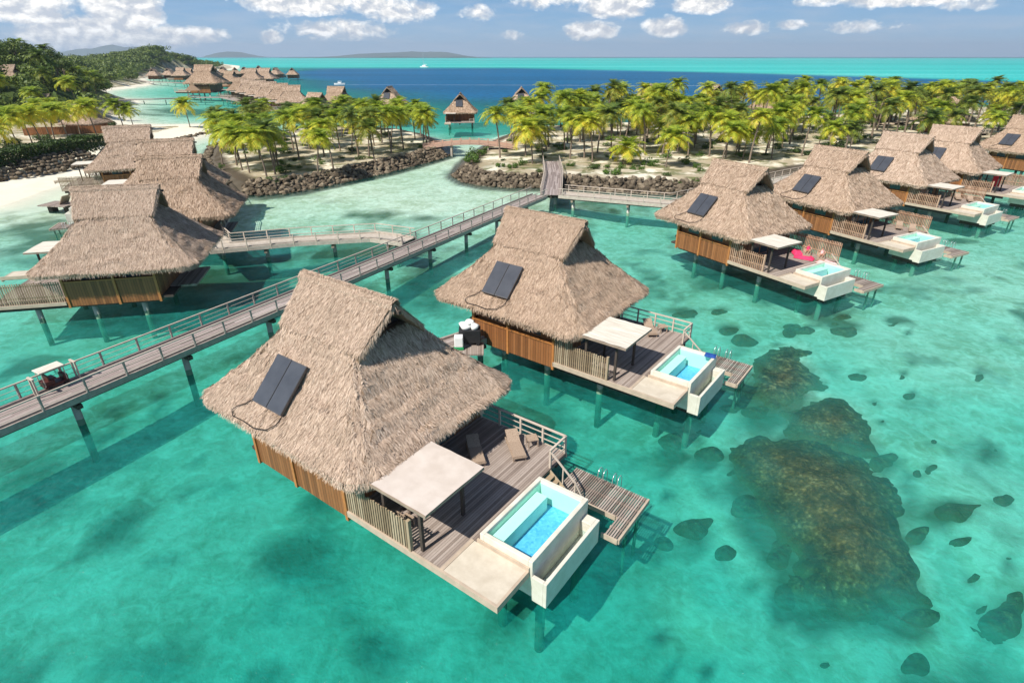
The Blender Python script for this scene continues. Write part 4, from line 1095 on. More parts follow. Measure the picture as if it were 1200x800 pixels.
# taller trees standing out of the wood on the near left hill
CB = [leaf_clump(k+30, 900, 'forest', .16) for k in range(3)]
def tree_trunk():
    b = MB(); b.tube([(0, 0, -1), (.1, 0, 2), (.2, .1, 5)], [.35, .28, .12], 7)
    for a in (0, 2.1, 4.2): b.tube([(.12, .05, 3), (1.2*math.cos(a), 1.2*math.sin(a), 5.2)], [.14, .05], 5)
    return b.mesh('trunk', 'bark', True)
for x, y, z, s_ in ((14, 62, 21, 4.5), (28, 60, 23, 4.5), (5, 66, 20, 4), (44, 66, 18, 4), (56, 70, 16, 4), (70, 72, 13, 3.6), (20, 74, 14, 3.5), (85, 76, 11, 4)):
    wx_, wy_ = at(x, min(y+20, 90), 14) if False else (-(600-x)/746.*235, 235+rnd.uniform(-12, 12))
    gz = ground_z(wx_, wy_)
    t = empty('broadleaf_tree', (wx_, wy_, gz), rnd.uniform(0, 6), 'tall dark broadleaf tree rising above the wood on the near left hill', 'tree', 'tall trees on the near left hill')
    place(once('tt', tree_trunk), 'trunk', t)
    c = place(CB[rnd.randrange(3)], 'crown', t, (0, 0, 6.2)); c.scale = (s_, s_, s_*.8)
# hedge and shrubs
def leaf_box(L, W, Hh_, n, m, seed, card=.3):
    r = np.random.default_rng(seed)
    P = r.random((n, 3)); f = r.integers(0, 5, n)
    P[f == 0, 1] = 0; P[f == 1, 1] = 1; P[f >= 2, 2] = 1
    P = P*[L, W, Hh_]-[0, W/2, 0]; P += r.normal(size=P.shape)*.16; P[:, 2] += .18*np.sin(P[:, 0]*.9)+.1*np.sin(P[:, 0]*2.7)
    a = r.normal(size=(n, 3)); a /= np.linalg.norm(a, axis=1)[:, None]; b = np.cross(a, r.normal(size=(n, 3))); b /= np.linalg.norm(b, axis=1)[:, None]
    s = (r.uniform(.6, 1.3, n)*card)[:, None]
    q = np.stack([P-a*s*.5, P+b*s*.35, P+a*s*.5, P-b*s*.35], 1)
    return npmesh('hedge', q.reshape(-1, 3), np.arange(4*n).reshape(-1, 4), m)
a = Vector(at(-70, 203, 3.)); b = Vector(at(114, 170, 3.)); d = b-a
h = place(leaf_box(d.length, 4.0, 2.6, 24000, 'hedge', 3, .4), 'hedge', None, (a.x, a.y, 2.2)); h.rotation_euler = (0, 0, math.atan2(d.y, d.x))
tag(h, 'long clipped dark green hedge above the rocks on the left shore', 'hedge')
SH = [leaf_clump(k+50, 500, 'shrub', .2, .8) for k in range(3)]
def shrub(px, py, s, label, group, m=SH):
    x, y = at(px, py, 1.3); o = place(rnd.choice(m), 'shrub', None, (x, y, 1.2+s*.35)); o.scale = (s, s, s); o.rotation_euler = (0, 0, rnd.uniform(0, 6)); tag(o, label, 'shrub', group)
for px, py, s in ((555, 190, 1.7), (552, 184, 1.6), (566, 182, 1.4), (585, 196, 1.0), (602, 197, 1.1), (611, 194, 1.1)): shrub(px, py, s, 'bright green shrub at the left tip of the right islet', 'shrubs at the tip of the right islet')
for px, py, s in ((670, 195, .9), (700, 196, .8), (712, 197, .8), (727, 198, .9), (741, 199, .9), (752, 199, .8), (764, 195, 1.3), (803, 193, 1.3), (815, 197, .9), (820, 201, .8), (755, 194, 1.1)): shrub(px, py, s, 'bright green shrub along the top of the right rock wall', 'shrubs along the right rock wall')
for px, py, s in ((259, 197, .7), (331, 193, .8), (352, 197, .6), (377, 193, .8), (400, 186, .7), (289, 180, .7)): shrub(px, py, s, 'small dark shrub under the palms of the left islet', 'shrubs on the left islet')
DK = [leaf_clump(k+70, 500, 'hedge', .2, .8) for k in range(2)]
for px, py, s in ((10, 172, 1.8), (22, 170, 1.6), (46, 165, 1.5), (54, 166, 1.6), (70, 156, 1.5), (126, 152, 1.8), (132, 148, 1.4), (96, 168, 1.4)): shrub(px, py, s, 'dark bush between the hedge and the wooden fence', 'bushes behind the hedge', DK)
cnt = 0
while cnt < 170:
    P_, g_, xr_, yr_ = (LI, 'left', (-95, 0), (85, 180)) if rnd.random() < .38 else (RI, 'right', (-8, 150), (88, 190))
    x, y = rnd.uniform(*xr_), rnd.uniform(*yr_)
    if not inside(x, y, P_, 2.0): continue
    cnt += 1; s_ = rnd.uniform(.5, 1.5)
    o = place(rnd.choice(SH+DK), 'shrub', None, (x, y, 1.2+s_*.3)); o.scale = (s_*1.2, s_*1.2, s_*.8); o.rotation_euler = (0, 0, rnd.uniform(0, 6))
    tag(o, 'low green bush growing on the sand between the palms of the '+g_+' islet', 'shrub', 'undergrowth of the '+g_+' islet')
# wooden fence on the left shore
a = Vector(at(28, 157, 2)); b = Vector(at(131, 154, 2)); d = b-a
fr_ = empty('wooden_fence', (a.x, a.y, 1.6), math.atan2(d.y, d.x), 'long brown board fence in front of the thatched huts on the left shore', 'fence')
bb = MB(); n = int(d.length/.2)
for i in range(n): bb.box(i*.2, i*.2+.18, -.03, .03, 0, 1.9+rnd.uniform(-.04, .04))
bb.obj('fence_boards', M['fencewood'] if 'fencewood' in M else 'wall', fr_)
for i in range(int(d.length/3)+1): MB().box(i*3-.06, i*3+.06, .035, .15, 0, 2.0).obj('fence_post', 'beam', fr_)

# ------------------------------------------------------------------ OTHER BUILDINGS
M['terracotta'] = simple('terracotta', (.50, .33, .25), .8, .2, var=.15)
M['greenp'] = simple('greenp', (.02, .28, .10), .5, .4)
M['foam'] = simple('foam', (.8, .85, .86), .7, .2, var=.05)
M['mountain'] = simple('mountain', (.07, .10, .06), .95, .1, var=.4, scale=.001)
M['forestfar'] = simple('forestfar', (.03, .05, .025), .95, .1, var=.4, scale=.01)
FARV = make_villa('far', 'x', face='u+', canopy='canvaspale', pool=False, group='distant villas')
def simple_copy(src, keep, lab, px, py, rot, s=1., group=None, z=4.6, cat='villa'):
    c = copy_tree(src)
    a = R(rot); X, Y = at(px, py, z*s)
    c.location = (X-s*(math.cos(a)*UC-math.sin(a)*VC), Y-s*(math.sin(a)*UC+math.cos(a)*VC), 0); c.rotation_euler = (0, 0, a); c.scale = (s, s, s)
    c['label'] = lab; c['category'] = cat
    if group: c['group'] = group
    return c
for i, (x, y) in enumerate(((344, 119), (330, 115.5), (317, 112.5), (305, 110), (293, 107.5), (282, 105.2))):
    simple_copy(FARV, 0, 'thatched villa in the tight stepped row of far villas beyond the left islet', x, y, 196, 1., 'stepped row of far villas')
for x, y, rot, s in ((343, 87.5, 100, 1.), (324, 87, 80, 1.), (304, 85, 100, 1.1), (287, 86, 95, 1.), (276, 86.5, 120, 1.), (262, 85.5, 90, 1.), (312, 92, 180, 1.2), (296, 92.5, 185, 1.2), (271, 95, 170, 1.1), (199, 88, 90, 1.), (213, 88.5, 180, 1.1), (222, 88.5, 180, 1.), (181, 88.5, 95, 1.), (250, 88, 180, 1.1)):
    simple_copy(FARV, 0, 'small thatched villa in the distant cluster at the foot of the hill', x, y, rot, s, 'distant villa cluster')
simple_copy(FARV, 0, 'largest thatched pavilion of the distant cluster, above the turquoise inlet', 243, 97, 178, 1.55, 'distant pavilion')
simple_copy(FARV, 0, 'thatched villa on stilts standing alone in the gap between the two palm islets', 540, 130.5, -88, .95, 'villas beyond the islets')
for x, y, rot, s in ((396, 121, 170, 1.), (372, 130, 150, .95), (458, 121, -95, 1.), (611, 122, -90, 1.), (763, 122, -85, 1.1), (835, 119, -80, 1.05), (903, 127, -80, 1.0), (1020, 130, -75, 1.), (1105, 140, -70, 1.)):
    simple_copy(FARV, 0, 'thatched villa roof showing above the palm crowns from the lagoon behind', x, y, rot, s, 'villas behind the palms')
for o in [FARV]+list(FARV.children_recursive): bpy.data.objects.remove(o)
# huts on land: roof, wall, door
def hut(px, py, rot, s, lab, z=1.6, wallh=2.6, raw=False):
    X, Y = (px, py) if raw else at(px, py, z+3.)
    r = empty('thatched_hut', (X, Y, z), R(rot), lab, 'hut')
    ro = place(ROOF['mid'], 'roof', r, (0, 0, (wallh-4.4)*s)); ro.scale = (s, s, s)
    MB().box(-4.6*s, 4.6*s, -3.8*s, 3.8*s, -.5, wallh*1.05*s+.4).obj('wall', 'wall', r)
    MB().box(-.6, .6, -3.8*s-.05, -3.8*s, 0, 2.1).obj('door', 'trim', r)
hut(52, 131, 5, .95, 'thatched hut with tall square gable behind the palms on the left shore')
hut(100, 140, -5, .8, 'low thatched hut partly behind palms beside the fence and white beach')
hut(-178, 222, 12, .95, 'large thatched roof high on the left hillside', z=9.3, raw=True)
hut(-166, 226, -20, .7, 'smaller thatched roof beside the large one on the left hillside', z=8.3, raw=True)
def gazebo(px, py, s, lab):
    X, Y = at(px, py, 2.)
    r = empty('gazebo', (X, Y, 0), .4, lab, 'gazebo', 'distant gazebos over the water')
    b = MB(); q = s
    v = [(-q, -q, 4.4), (q, -q, 4.4), (q, q, 4.4), (-q, q, 4.4), (-.3*q, -.3*q, 6.6), (.3*q, -.3*q, 6.6), (.3*q, .3*q, 6.6), (-.3*q, .3*q, 6.6), (0, 0, 8.6)]
    b.add(v, [(0, 1, 5, 4), (1, 2, 6, 5), (2, 3, 7, 6), (3, 0, 4, 7), (4, 5, 8), (5, 6, 8), (6, 7, 8), (7, 4, 8), (3, 2, 1, 0)]); b.obj('roof', 'thatch', r)
    MB().box(-q*.8, q*.8, -q*.8, q*.8, 1.8, 2.0).obj('deck', 'railgrey', r)
    for i in (-1, 1):
        for j in (-1, 1): MB().tube([(i*q*.7, j*q*.7, -3), (i*q*.7, j*q*.7, 4.45)], .14, 6).obj('post', 'beam', r)
gazebo(227.5, 112, 3.6, 'small pyramid roofed gazebo beside the far curved boardwalk'); gazebo(261, 105.5, 3.8, 'pyramid roofed gazebo next to the large distant pavilion')
# footbridge between the islets
X0, Y0 = at(497, 171, 2); X1, Y1 = at(604, 171, 2)
fb = empty('footbridge', (X0, Y0, 0), math.atan2(Y1-Y0, X1-X0), 'pinkish arched footbridge linking the two palm islets', 'bridge')
Lb = math.hypot(X1-X0, Y1-Y0); n = 20; zz = [1.5+1.0*math.sin(math.pi*i/n) for i in range(n+1)]
b = MB()
for i in range(n): b.bar((Lb*i/n, 0, zz[i]), (Lb*(i+1)/n, 0, zz[i+1]), 2.6, .22)
b.obj('bridge_deck', 'terracotta', fb)
for s in (-1, 1):
    b = MB()
    for i in range(n):
        b.bar((Lb*i/n, s*1.25, zz[i]+.95), (Lb*(i+1)/n, s*1.25, zz[i+1]+.95), .1, .1)
        b.bar((Lb*i/n, s*1.25, zz[i]+.45), (Lb*(i+1)/n, s*1.25, zz[i+1]+.45), .06, .4)
        if i % 2 == 0: b.box(Lb*i/n-.12, Lb*i/n+.12, s*1.25-.1, s*1.25+.1, zz[i], zz[i]+1.1)
    b.obj('bridge_railing', 'terracotta', fb)
for i in (6, 14):
    MB().box(Lb*i/n-.2, Lb*i/n+.2, -1, 1, -1.5, zz[i]-.1).obj('bridge_pier', 'concrete', fb)

# ------------------------------------------------------------------ DECK FURNITURE
def lounger_mesh():
    fr = MB(); ms = MB()
    ms.box(0, 1.25, -.32, .32, .30, .36)
    a = R(26); c, s = math.cos(a), math.sin(a)
    P = [(0, .33), (-.75*c, .33+.75*s)]
    ms.add([(0, -.32, .30), (0, .32, .30), (-.75*c, .32, .30+.75*s), (-.75*c, -.32, .30+.75*s), (.03, -.32, .36), (.03, .32, .36), (-.75*c+.03, .32, .36+.75*s), (-.75*c+.03, -.32, .36+.75*s)], [(0, 1, 2, 3), (7, 6, 5, 4), (0, 3, 7, 4), (1, 5, 6, 2), (3, 2, 6, 7)])
    for y in (-.33, .33): fr.box(-.55, 1.27, y-.03, y+.03, .22, .30)
    fr.box(1.22, 1.28, -.33, .33, .22, .30)
    return fr, ms
def lounger(loc, rz, lab, grp='sun loungers on the villa decks', towel=None):
    r = empty('sun_lounger', loc, rz, lab, 'sun lounger', grp)
    fr, ms = lounger_mesh(); fr.obj('frame', 'wicker', r)
    m = MB(); m.v = ms.v; m.f = ms.f[:6]; m.mi = ms.mi[:6]
    st = MB(); st.box(0.0, 1.25, -.32, .32, .30, .36); st.obj('seat', 'wicker', r)
    bk = MB(); bk.add(ms.v[8:], [tuple(i-8 for i in f) for f in ms.f[6:]]); bk.obj('backrest', 'wicker', r)
    for x in (-.4, 1.15):
        for y in (-.3, .3): MB().box(x-.03, x+.03, y-.03, y+.03, 0, .22).obj('leg', 'wicker', r)
    return r
def on(fr, u, v, z=2.0): return world(fr, u, v, z)
def dirang(fr, deg): return R(fr[2]+deg)
lounger(on(FA, -5.15, 8.15), dirang(FA, -40), 'sunlit woven lounger nearest the railing on the front villa deck')
lounger(on(FA, -6.5, 6.6), dirang(FA, -40), 'woven lounger half in the roof shadow on the front villa deck')
def side_table(loc, rz, lab, grp='side tables on the villa decks'):
    r = empty('side_table', loc, rz, lab, 'side table', grp)
    MB().box(-.28, .28, -.28, .28, .42, .47).obj('table_top', 'wicker', r)
    for x in (-.24, .24):
        for y in (-.24, .24): MB().box(x-.03, x+.03, y-.03, y+.03, 0, .42).obj('leg', 'wicker', r)
side_table(on(FA, -4.5, 8.85), dirang(FA, -40), 'small square woven table between the sunlit lounger and the railing')
lounger(on(FB, -5.6, 8.4), dirang(FB, -50), 'dark woven lounger near the railing on the second villa deck')
dt = empty('dining_table', on(FA, -5.6, 1.9), dirang(FA, 0), 'dark square table in the shade of the beige canopy on the front deck', 'table')
MB().box(-.45, .45, -.45, .45, .70, .75).obj('table_top', 'wicker', dt)
for x_ in (-.38, .38):
    for y_ in (-.38, .38): MB().box(x_-.03, x_+.03, y_-.03, y_+.03, 0, .70).obj('leg', 'wicker', dt)
for q_, (u_, v_, r_) in enumerate(((-6.5, 1.9, 0), (-5.6, .95, 90))):
    ch = empty('dining_chair', on(FA, u_, v_), dirang(FA, r_), ('woven chair between the table and the wall under the beige canopy', 'woven chair between the table and the picket fence under the beige canopy')[q_], 'chair')
    MB().box(-.25, .25, -.25, .25, .42, .47).obj('seat', 'wicker', ch); MB().box(-.27, -.22, -.25, .25, .47, .9).obj('backrest', 'wicker', ch)
    for x_ in (-.22, .22):
        for y_ in (-.22, .22): MB().box(x_-.025, x_+.025, y_-.025, y_+.025, 0, .42).obj('leg', 'wicker', ch)
side_table(on(FB, -4.7, 8.8), dirang(FB, -40), 'small woven table beside the railing on the second villa deck')
for f, nm in ((FC, 'pink towel villa'), (FD, 'villa behind the pink towel one'), (FE, 'third villa from the right edge')):
    for k in range(2):
        lounger(on(f, -5.4+k*1.5, 8.2), dirang(f, -60), ('left' if k == 0 else 'right')+' woven lounger on the deck of the '+nm)
px_, py_ = at(70, 239, .9)
dk = empty('lounging_dock', (px_, py_, 0), R(-8), 'small grey dock on a dark post near the sandy shore, left of the villas', 'dock')
MB().box(-2.2, 2.2, -1.5, 1.5, .8, .95).obj('dock_deck', 'deck', dk)
for x_ in (-1.4, 1.2): MB().box(x_-.35, x_+.35, -.5, .5, -1.5, .8).obj('dock_post', 'darkbeam', dk)
MB().bar((.7, 0, 1.0), (1.6, 0, 2.2), 1.6, .1).obj('backrest', 'wicker', dk)
# two people in pink resting on the third villa's loungers, bright towels round them
def cloth(name, m, loc, rz, sx, sy, h, lab, cat, grp=None, seed=0):
    r6 = np.random.default_rng(seed); n = 14
    X, Y = np.meshgrid(np.linspace(-1, 1, n), np.linspace(-1, 1, n))
    wob = fbm(X*1.6+seed*3, Y*1.6, 3, seed)
    edge = np.clip(1.15-np.maximum(abs(X), abs(Y))**3, 0, 1)
    Z = h*(.25+wob)*edge
    V = np.stack([(X+.15*(fbm(X*2+9, Y*2, 2, seed)-.5))*sx, (Y+.2*(fbm(X*2, Y*2+5, 2, seed)-.5))*sy, Z+.01], -1).reshape(-1, 3)
    V2 = V.copy(); V2[:, 2] -= .03
    F = grid_faces(n, n); F2 = F[:, ::-1]+len(V)
    me = npmesh(name, np.concatenate([V, V2]), np.concatenate([F, F2]), m, True)
    o = place(me, name, None, loc); o.rotation_euler = (0, 0, rz); tag(o, lab, cat, grp); return o
def person(loc, rz, lab, suit, recline=35, hairc='black', arm=0):
    """one skinned body lying back on a lounger: +x towards the feet, hips at origin"""
    a = R(recline); c, s = math.cos(a), math.sin(a)
    J = {'hip': (0, 0, .13), 'chest': (-.42*c, 0, .13+.42*s), 'neck': (-.56*c, 0, .15+.56*s), 'head': (-.66*c, 0, .19+.66*s), 'crown': (-.78*c, 0, .20+.78*s),
         'hl': (.05, .1, .12), 'kl': (.40, .14, .40), 'al': (.78, .12, .10), 'tl': (.88, .13, .20), 'hr': (.05, -.1, .12), 'kr': (.46, -.13, .16), 'ar': (.90, -.13, .10), 'tr': (.97, -.14, .20),
         'sl': (-.50*c, .17, .14+.50*s), 'el': (-.30*c, .30, .10+.22*s), 'wl': (-.02, .24, .22), 'sr': (-.50*c, -.17, .14+.50*s), 'er': (-.42*c, -.36, .12+.25*s), 'wr': (-.16, -.36, .10)}
    rad = {'hip': (.15, .11), 'chest': (.15, .10), 'neck': (.055, .055), 'head': (.085, .09), 'crown': (.06, .07), 'hl': (.09, .09), 'kl': (.06, .06), 'al': (.035, .035), 'tl': (.03, .025), 'hr': (.09, .09), 'kr': (.06, .06), 'ar': (.035, .035), 'tr': (.03, .025),
           'sl': (.055, .055), 'el': (.04, .04), 'wl': (.025, .025), 'sr': (.055, .055), 'er': (.04, .04), 'wr': (.025, .025)}
    E_ = [('hip', 'chest'), ('chest', 'neck'), ('neck', 'head'), ('head', 'crown'), ('hip', 'hl'), ('hl', 'kl'), ('kl', 'al'), ('al', 'tl'), ('hip', 'hr'), ('hr', 'kr'), ('kr', 'ar'), ('ar', 'tr'), ('chest', 'sl'), ('sl', 'el'), ('el', 'wl'), ('chest', 'sr'), ('sr', 'er'), ('er', 'wr')]
    ks = list(J); vs = [J[k] for k in ks]; ed = [(ks.index(p), ks.index(q)) for p, q in E_]; rr_ = [rad[k] for k in ks]
    for w_, sy in (('wl', 1), ('wr', -1)):      # palm and five fingers
        wp = Vector(J[w_]); fwd = (wp-Vector(J['e'+w_[1]])).normalized(); sd = fwd.cross(Vector((0, 0, 1))).normalized()
        vs.append(tuple(wp+fwd*.07)); rr_.append((.03, .016)); ed.append((ks.index(w_), len(vs)-1)); pi = len(vs)-1
        for k in range(4):
            o_ = (k-1.5)*.019; L_ = (.062, .075, .07, .055)[k]
            vs.append(tuple(wp+fwd*(.095)+sd*o_)); rr_.append((.0085, .0085)); ed.append((pi, len(vs)-1))
            vs.append(tuple(wp+fwd*(.095+L_)+sd*o_*1.2-Vector((0, 0, .02)))); rr_.append((.007, .007)); ed.append((len(vs)-2, len(vs)-1))
        vs.append(tuple(wp+fwd*.06+sd*sy*.05)); rr_.append((.009, .009)); ed.append((pi, len(vs)-1))
    me = bpy.data.meshes.new('person'); me.from_pydata(vs, ed, []); me.materials.append(M['skin'])
    o = place(me, 'person', None, loc); o.rotation_euler = (0, 0, rz)
    sk = o.modifiers.new('s', 'SKIN'); sk.use_smooth_shade = True
    for i, r_ in enumerate(rr_): me.skin_vertices[0].data[i].radius = r_
    me.skin_vertices[0].data[0].use_root = True
    o.modifiers.new('u', 'SUBSURF').levels = 1; o.modifiers[-1].render_levels = 2
    tag(o, lab, 'person')
    b = MB(); b.tube([(-.02, 0, .13), (-.2*c, 0, .13+.2*s), (-.47*c, 0, .14+.46*s)], [.165, .15, .16], 12); so = b.obj('clothing', suit, o, smooth=True); so.scale = (1, 1.0, 1)
    b = MB(); b.tube([(-.66*c-.03, 0, .15+.66*s), (-.74*c-.03, 0, .18+.74*s), (-.82*c, 0, .20+.80*s)], [.10, .11, .05], 10); b.obj('hair', hairc, o, smooth=True)
    return o
l0 = on(FC, -5.4, 8.2, 2.34); l1 = on(FC, -3.9, 8.2, 2.34)
person(l0, dirang(FC, -60), 'person in a pink swimsuit lying on the left lounger of the deck with pink towels', 'pink')
person(l1, dirang(FC, -60), 'person in pale pink clothes lying on the right lounger of the deck with pink towels', 'palepink')
cloth('beach_towel', 'pink', on(FC, -4.9, 7.0, 2.02), dirang(FC, 20), .9, .5, .3, 'crumpled bright pink towel on the deck floor in front of the loungers', 'towel', seed=1)
cloth('beach_towel', 'pink', on(FC, -6.2, 7.7, 2.02), dirang(FC, -40), .8, .45, .45, 'bright pink towel heaped left of the two people lounging', 'towel', seed=2)
cloth('beach_towel', 'palepink', on(FC, -2.9, 7.3, 2.02), dirang(FC, 10), .7, .45, .3, 'pale pink towel near the stairs, right of the lounging people', 'towel', seed=3)
cloth('beach_towel', 'palepink', on(FC, -1.8, 6.42, 2.53), dirang(FC, 0), .55, .14, .14, 'pale pink towel folded on the rear pool rim', 'towel', seed=4)
cloth('beach_towel', 'bluecloth', on(FB, -.25, 6.25, 2.53), dirang(FB, 10), .35, .3, .12, 'dark blue cloth on the back corner of the second villa pool', 'towel', seed=5)
# red towel hung under the canopy of the villa near the right edge
b = MB()
n = 10; vs = []
for i in range(n+1):
    for j in range(9): vs.append((.05*math.sin(i*1.9+j*.2), -.55+1.1*i/n, -j*.2))
k_ = 9; F_q = [(i*k_+j, (i+1)*k_+j, (i+1)*k_+j+1, i*k_+j+1) for i in range(n) for j in range(8)]
b.add(vs, F_q); b.add([(x+.03, y, z) for x, y, z in vs], [f[::-1] for f in F_q])
o = b.obj('beach_towel', 'red', smooth=True); o.location = on(FF, -5.0, 3.2, 4.0); o.rotation_euler = (0, 0, R(FF[2]-50)); tag(o, 'red towel hanging in the shade under the canopy near the right edge', 'towel')
# ------------------------------------------------------------------ CARTS
cx, cy = at(66, 452, 2.2); ang = math.atan2(33.3, 19.)
gc = empty('golf_cart', (cx, cy, 2.16), ang, 'small cart with flat beige canopy and dark red body parked on the long boardwalk', 'cart')
gc.scale = (.75, .75, .75); b = MB(); b.box(-.85, .85, -.5, .5, .28, .5); b.box(-.85, -.1, -.5, .5, .5, .85); b.box(.55, .85, -.48, .48, .5, .95); b.obj('body', 'maroon', gc, bevel=.05)
b = MB(); b.box(-.35, .1, -.45, .45, .86, .95); b.box(-.5, -.38, -.45, .45, .86, 1.3); b.obj('seat', 'maroon', gc, bevel=.03)
b = MB(); b.box(-.95, .85, -.58, .58, 1.72, 1.79); b.obj('canopy', 'canvaspale', gc, bevel=.03)
for x in (-.8, .72):
    for y in (-.5, .5): MB().bar((x, y, .5), (x, y, 1.72), .05).obj('canopy_post', 'rail', gc)
for x in (-.55, .6):
    for y in (-.52, .52):
        w = MB(); w.tube([(x, y-.06, .2), (x, y+.06, .2)], .2, 14).obj('wheel', 'black', gc)
b = MB(); b.bar((.55, .2, .9), (.35, .2, 1.15), .03); b.tube([(.35+.0, .2+.14*math.cos(t), 1.15+.14*math.sin(t)) for t in [k*math.pi/6 for k in range(13)]], .015, 5); b.obj('steering_wheel', 'black', gc)
for px, py, lab in ((44, 464, 'pale wooden frame standing in the rail left of the parked cart'), (92, 442, 'pale wooden frame standing in the rail right of the parked cart')):
    x, y = at(px, py, 2.2)
    g2 = empty('gate_frame', (x, y, 2.16), ang, lab, 'gate frame', 'gate frames beside the cart')
    for q in (-.22, .22): MB().bar((0, q, 0), (0, q, 1.15), .09).obj('gate_post', 'rail', g2)
    MB().box(-.06, .06, -.32, .32, 1.15, 1.24).obj('gate_beam', 'rail', g2)
x, y = at(551, 402, 2.0)
lc = empty('linen_cart', (x, y, 2.0), dirang(FB, 40), 'dark linen cart loaded with white laundry bags at the entrance of the second villa', 'cart')
b = MB(); b.box(-.75, .75, -.45, .45, .2, 1.15); b.obj('cart_body', 'black', lc, bevel=.03)
for i, (x_, y_, z_, s_) in enumerate(((-.35, .05, 1.35, .48), (.3, 0, 1.3, .42), (.0, .1, 1.55, .36))):
    o = place(RM[i], 'laundry_bag', None, (x_, y_, z_)); o.scale = (s_, s_*.85, s_*.7); o.data = RM[i].copy(); o.data.materials[0] = M['white']; o.parent = lc
    for p_ in o.data.polygons: p_.use_smooth = True
for x_ in (-.55, .55):
    for y_ in (-.4, .4): MB().tube([(x_, y_-.04, .12), (x_, y_+.04, .12)], .12, 10).obj('wheel', 'black', lc)
x, y = at(538, 408, 2.0)
lb = empty('laundry_bin', (x, y, 2.0), dirang(FB, 40), 'white laundry bin with green base beside the linen cart', 'bin')
MB().box(-.3, .3, -.3, .3, .2, .95).obj('bin_body', 'white', lb, bevel=.06); MB().box(-.33, .33, -.33, .33, 0, .2).obj('bin_base', 'greenp', lb, bevel=.03)
ld = MB(); ld.box(-.6, 1.7, -.9, .9, -.12, -.004); o = ld.obj('landing', 'deck'); o.location = (lb.location.x, lb.location.y, 2.0); o.rotation_euler = lb.rotation_euler; tag(o, 'small plank landing under the linen cart at the second villa', 'landing')
# ------------------------------------------------------------------ BOATS
x, y = at(398, 99.5, 0)
bt = empty('motorboat', (x, y, 0), R(183), 'white motorboat speeding across the deep blue water', 'boat')
def hull(L, Wd, hh):
    b = MB(); secs = [(-.5, .9, .0), (-.2, 1, .0), (.15, .95, .0), (.38, .6, .1), (.5, .04, .3)]
    vs = []
    for (t, w, z) in secs: vs += [(t*L, -w*Wd/2, hh), (t*L, -w*Wd*.36, z*hh-.2), (t*L, w*Wd*.36, z*hh-.2), (t*L, w*Wd/2, hh)]
    fs = [(4*i+j, 4*i+j+1, 4*i+j+5, 4*i+j+4) for i in range(4) for j in range(3)]+[(4*i+3, 4*i, 4*i+4, 4*i+7) for i in range(4)]+[(0, 3, 2, 1), (16, 17, 18, 19)]
    return b.add(vs, fs)
hull(8.5, 2.6, 1.1).obj('hull', 'white', bt, bevel=.03)
b = MB(); b.box(-1.5, 1.2, -.95, .95, 1.1, 2.0); b.box(-1.8, 1.0, -1.1, 1.1, 2.5, 2.62); b.obj('cabin', 'white', bt, bevel=.05)
for xx in (-1.6, .8):
    for yy in (-.9, .9): MB().bar((xx, yy, 1.1), (xx, yy, 2.5), .06).obj('roof_post', 'metal', bt)
n = 60; vs = []
for i in range(n+1):
    t = i/n; w = .35+.5*t+.12*math.sin(i*2.3); vs += [(4.5+460*t, -w-3*t*0-.003*460*t*t*4, .03), (4.5+460*t, w-.003*460*t*t*4, .03)]
b = MB(); b.add(vs, [(2*i, 2*i+2, 2*i+3, 2*i+1) for i in range(n)]); wk = b.obj('wake', 'foam'); wk.location = (x, y, 0); wk.rotation_euler = (0, 0, R(-3)); tag(wk, 'thin white wake trailing right behind the motorboat', 'wake', kind='stuff')
x, y = at(497, 79, 0)
ct = empty('catamaran', (x, y, 0), R(170), 'white sailing catamaran at anchor on the edge of the turquoise reef', 'boat')
for s in (-1, 1):
    h_ = hull(15, 2.2, 1.8).obj('hull', 'white', ct); h_.location = (0, s*3.2, 0)
MB().box(-4, 3, -3, 3, 1.5, 3.6).obj('cabin', 'white', ct, bevel=.3)
MB().tube([(1, 0, 3), (1, 0, 26)], .28, 6).obj('mast', 'metal', ct); MB().tube([(1, 0, 5), (-6, 0, 5)], .3, 6).obj('boom', 'white', ct)
# ------------------------------------------------------------------ DISTANT LAND
def ridge(name, x0, x1, d, prof, m, seed, dy=1500):
    """a range of hills between two bearings (px) at distance d, heights in metres"""
    n = 90; k = 9; X = []; 
    V = []; 
    for i in range(n):
        t = i/(n-1); px = x0+(x1-x0)*t; x = (px-600)/746.*d
        h = np.interp(t, *zip(*prof)); h = h*(1+.5*(float(fbm(np.array([t*9.]), np.array([seed*1.]), 4, seed)[0])-.5))
        for j in range(k):
            u = j/(k-1); V.append((x, d+(u-.5)*dy, h*math.sin(math.pi*u)**.8*(1+.25*(float(fbm(np.array([t*14.]), np.array([u*4.]), 3, seed+2)[0])-.5))-1))
    F = np.array([(i*k+j, i*k+j+1, (i+1)*k+j+1, (i+1)*k+j) for i in range(n-1) for j in range(k-1)])
    o = place(npmesh(name, np.array(V), F, m, True), name); o['kind'] = 'structure'
ridge('distant_mountains', 380, 560, 12500, [(0, 0), (.1, 25), (.3, 70), (.5, 95), (.7, 100), (.85, 60), (1, 0)], 'mountain', 4, 2200)
ridge('distant_mountains', 70, 185, 12500, [(0, 40), (.3, 150), (.55, 190), (.8, 160), (1, 80)], 'mountain', 7, 2200)
ridge('distant_mountains', 262, 300, 12500, [(0, 80), (.4, 100), (1, 0)], 'mountain', 8, 1800)
ridge('distant_islands', 330, 575, 8200, [(0, 3), (.2, 12), (.35, 5), (.5, 14), (.75, 8), (.85, 13), (1, 2)], 'forestfar', 12, 300)
ridge('distant_islands', 640, 1300, 8600, [(0, 0), (.1, 3), (.2, 0), (.35, 3), (.45, 0), (.6, 3), (.8, 5), (1, 4)], 'forestfar', 15, 300)
n = 200; vs = []; r8 = random.Random(4)
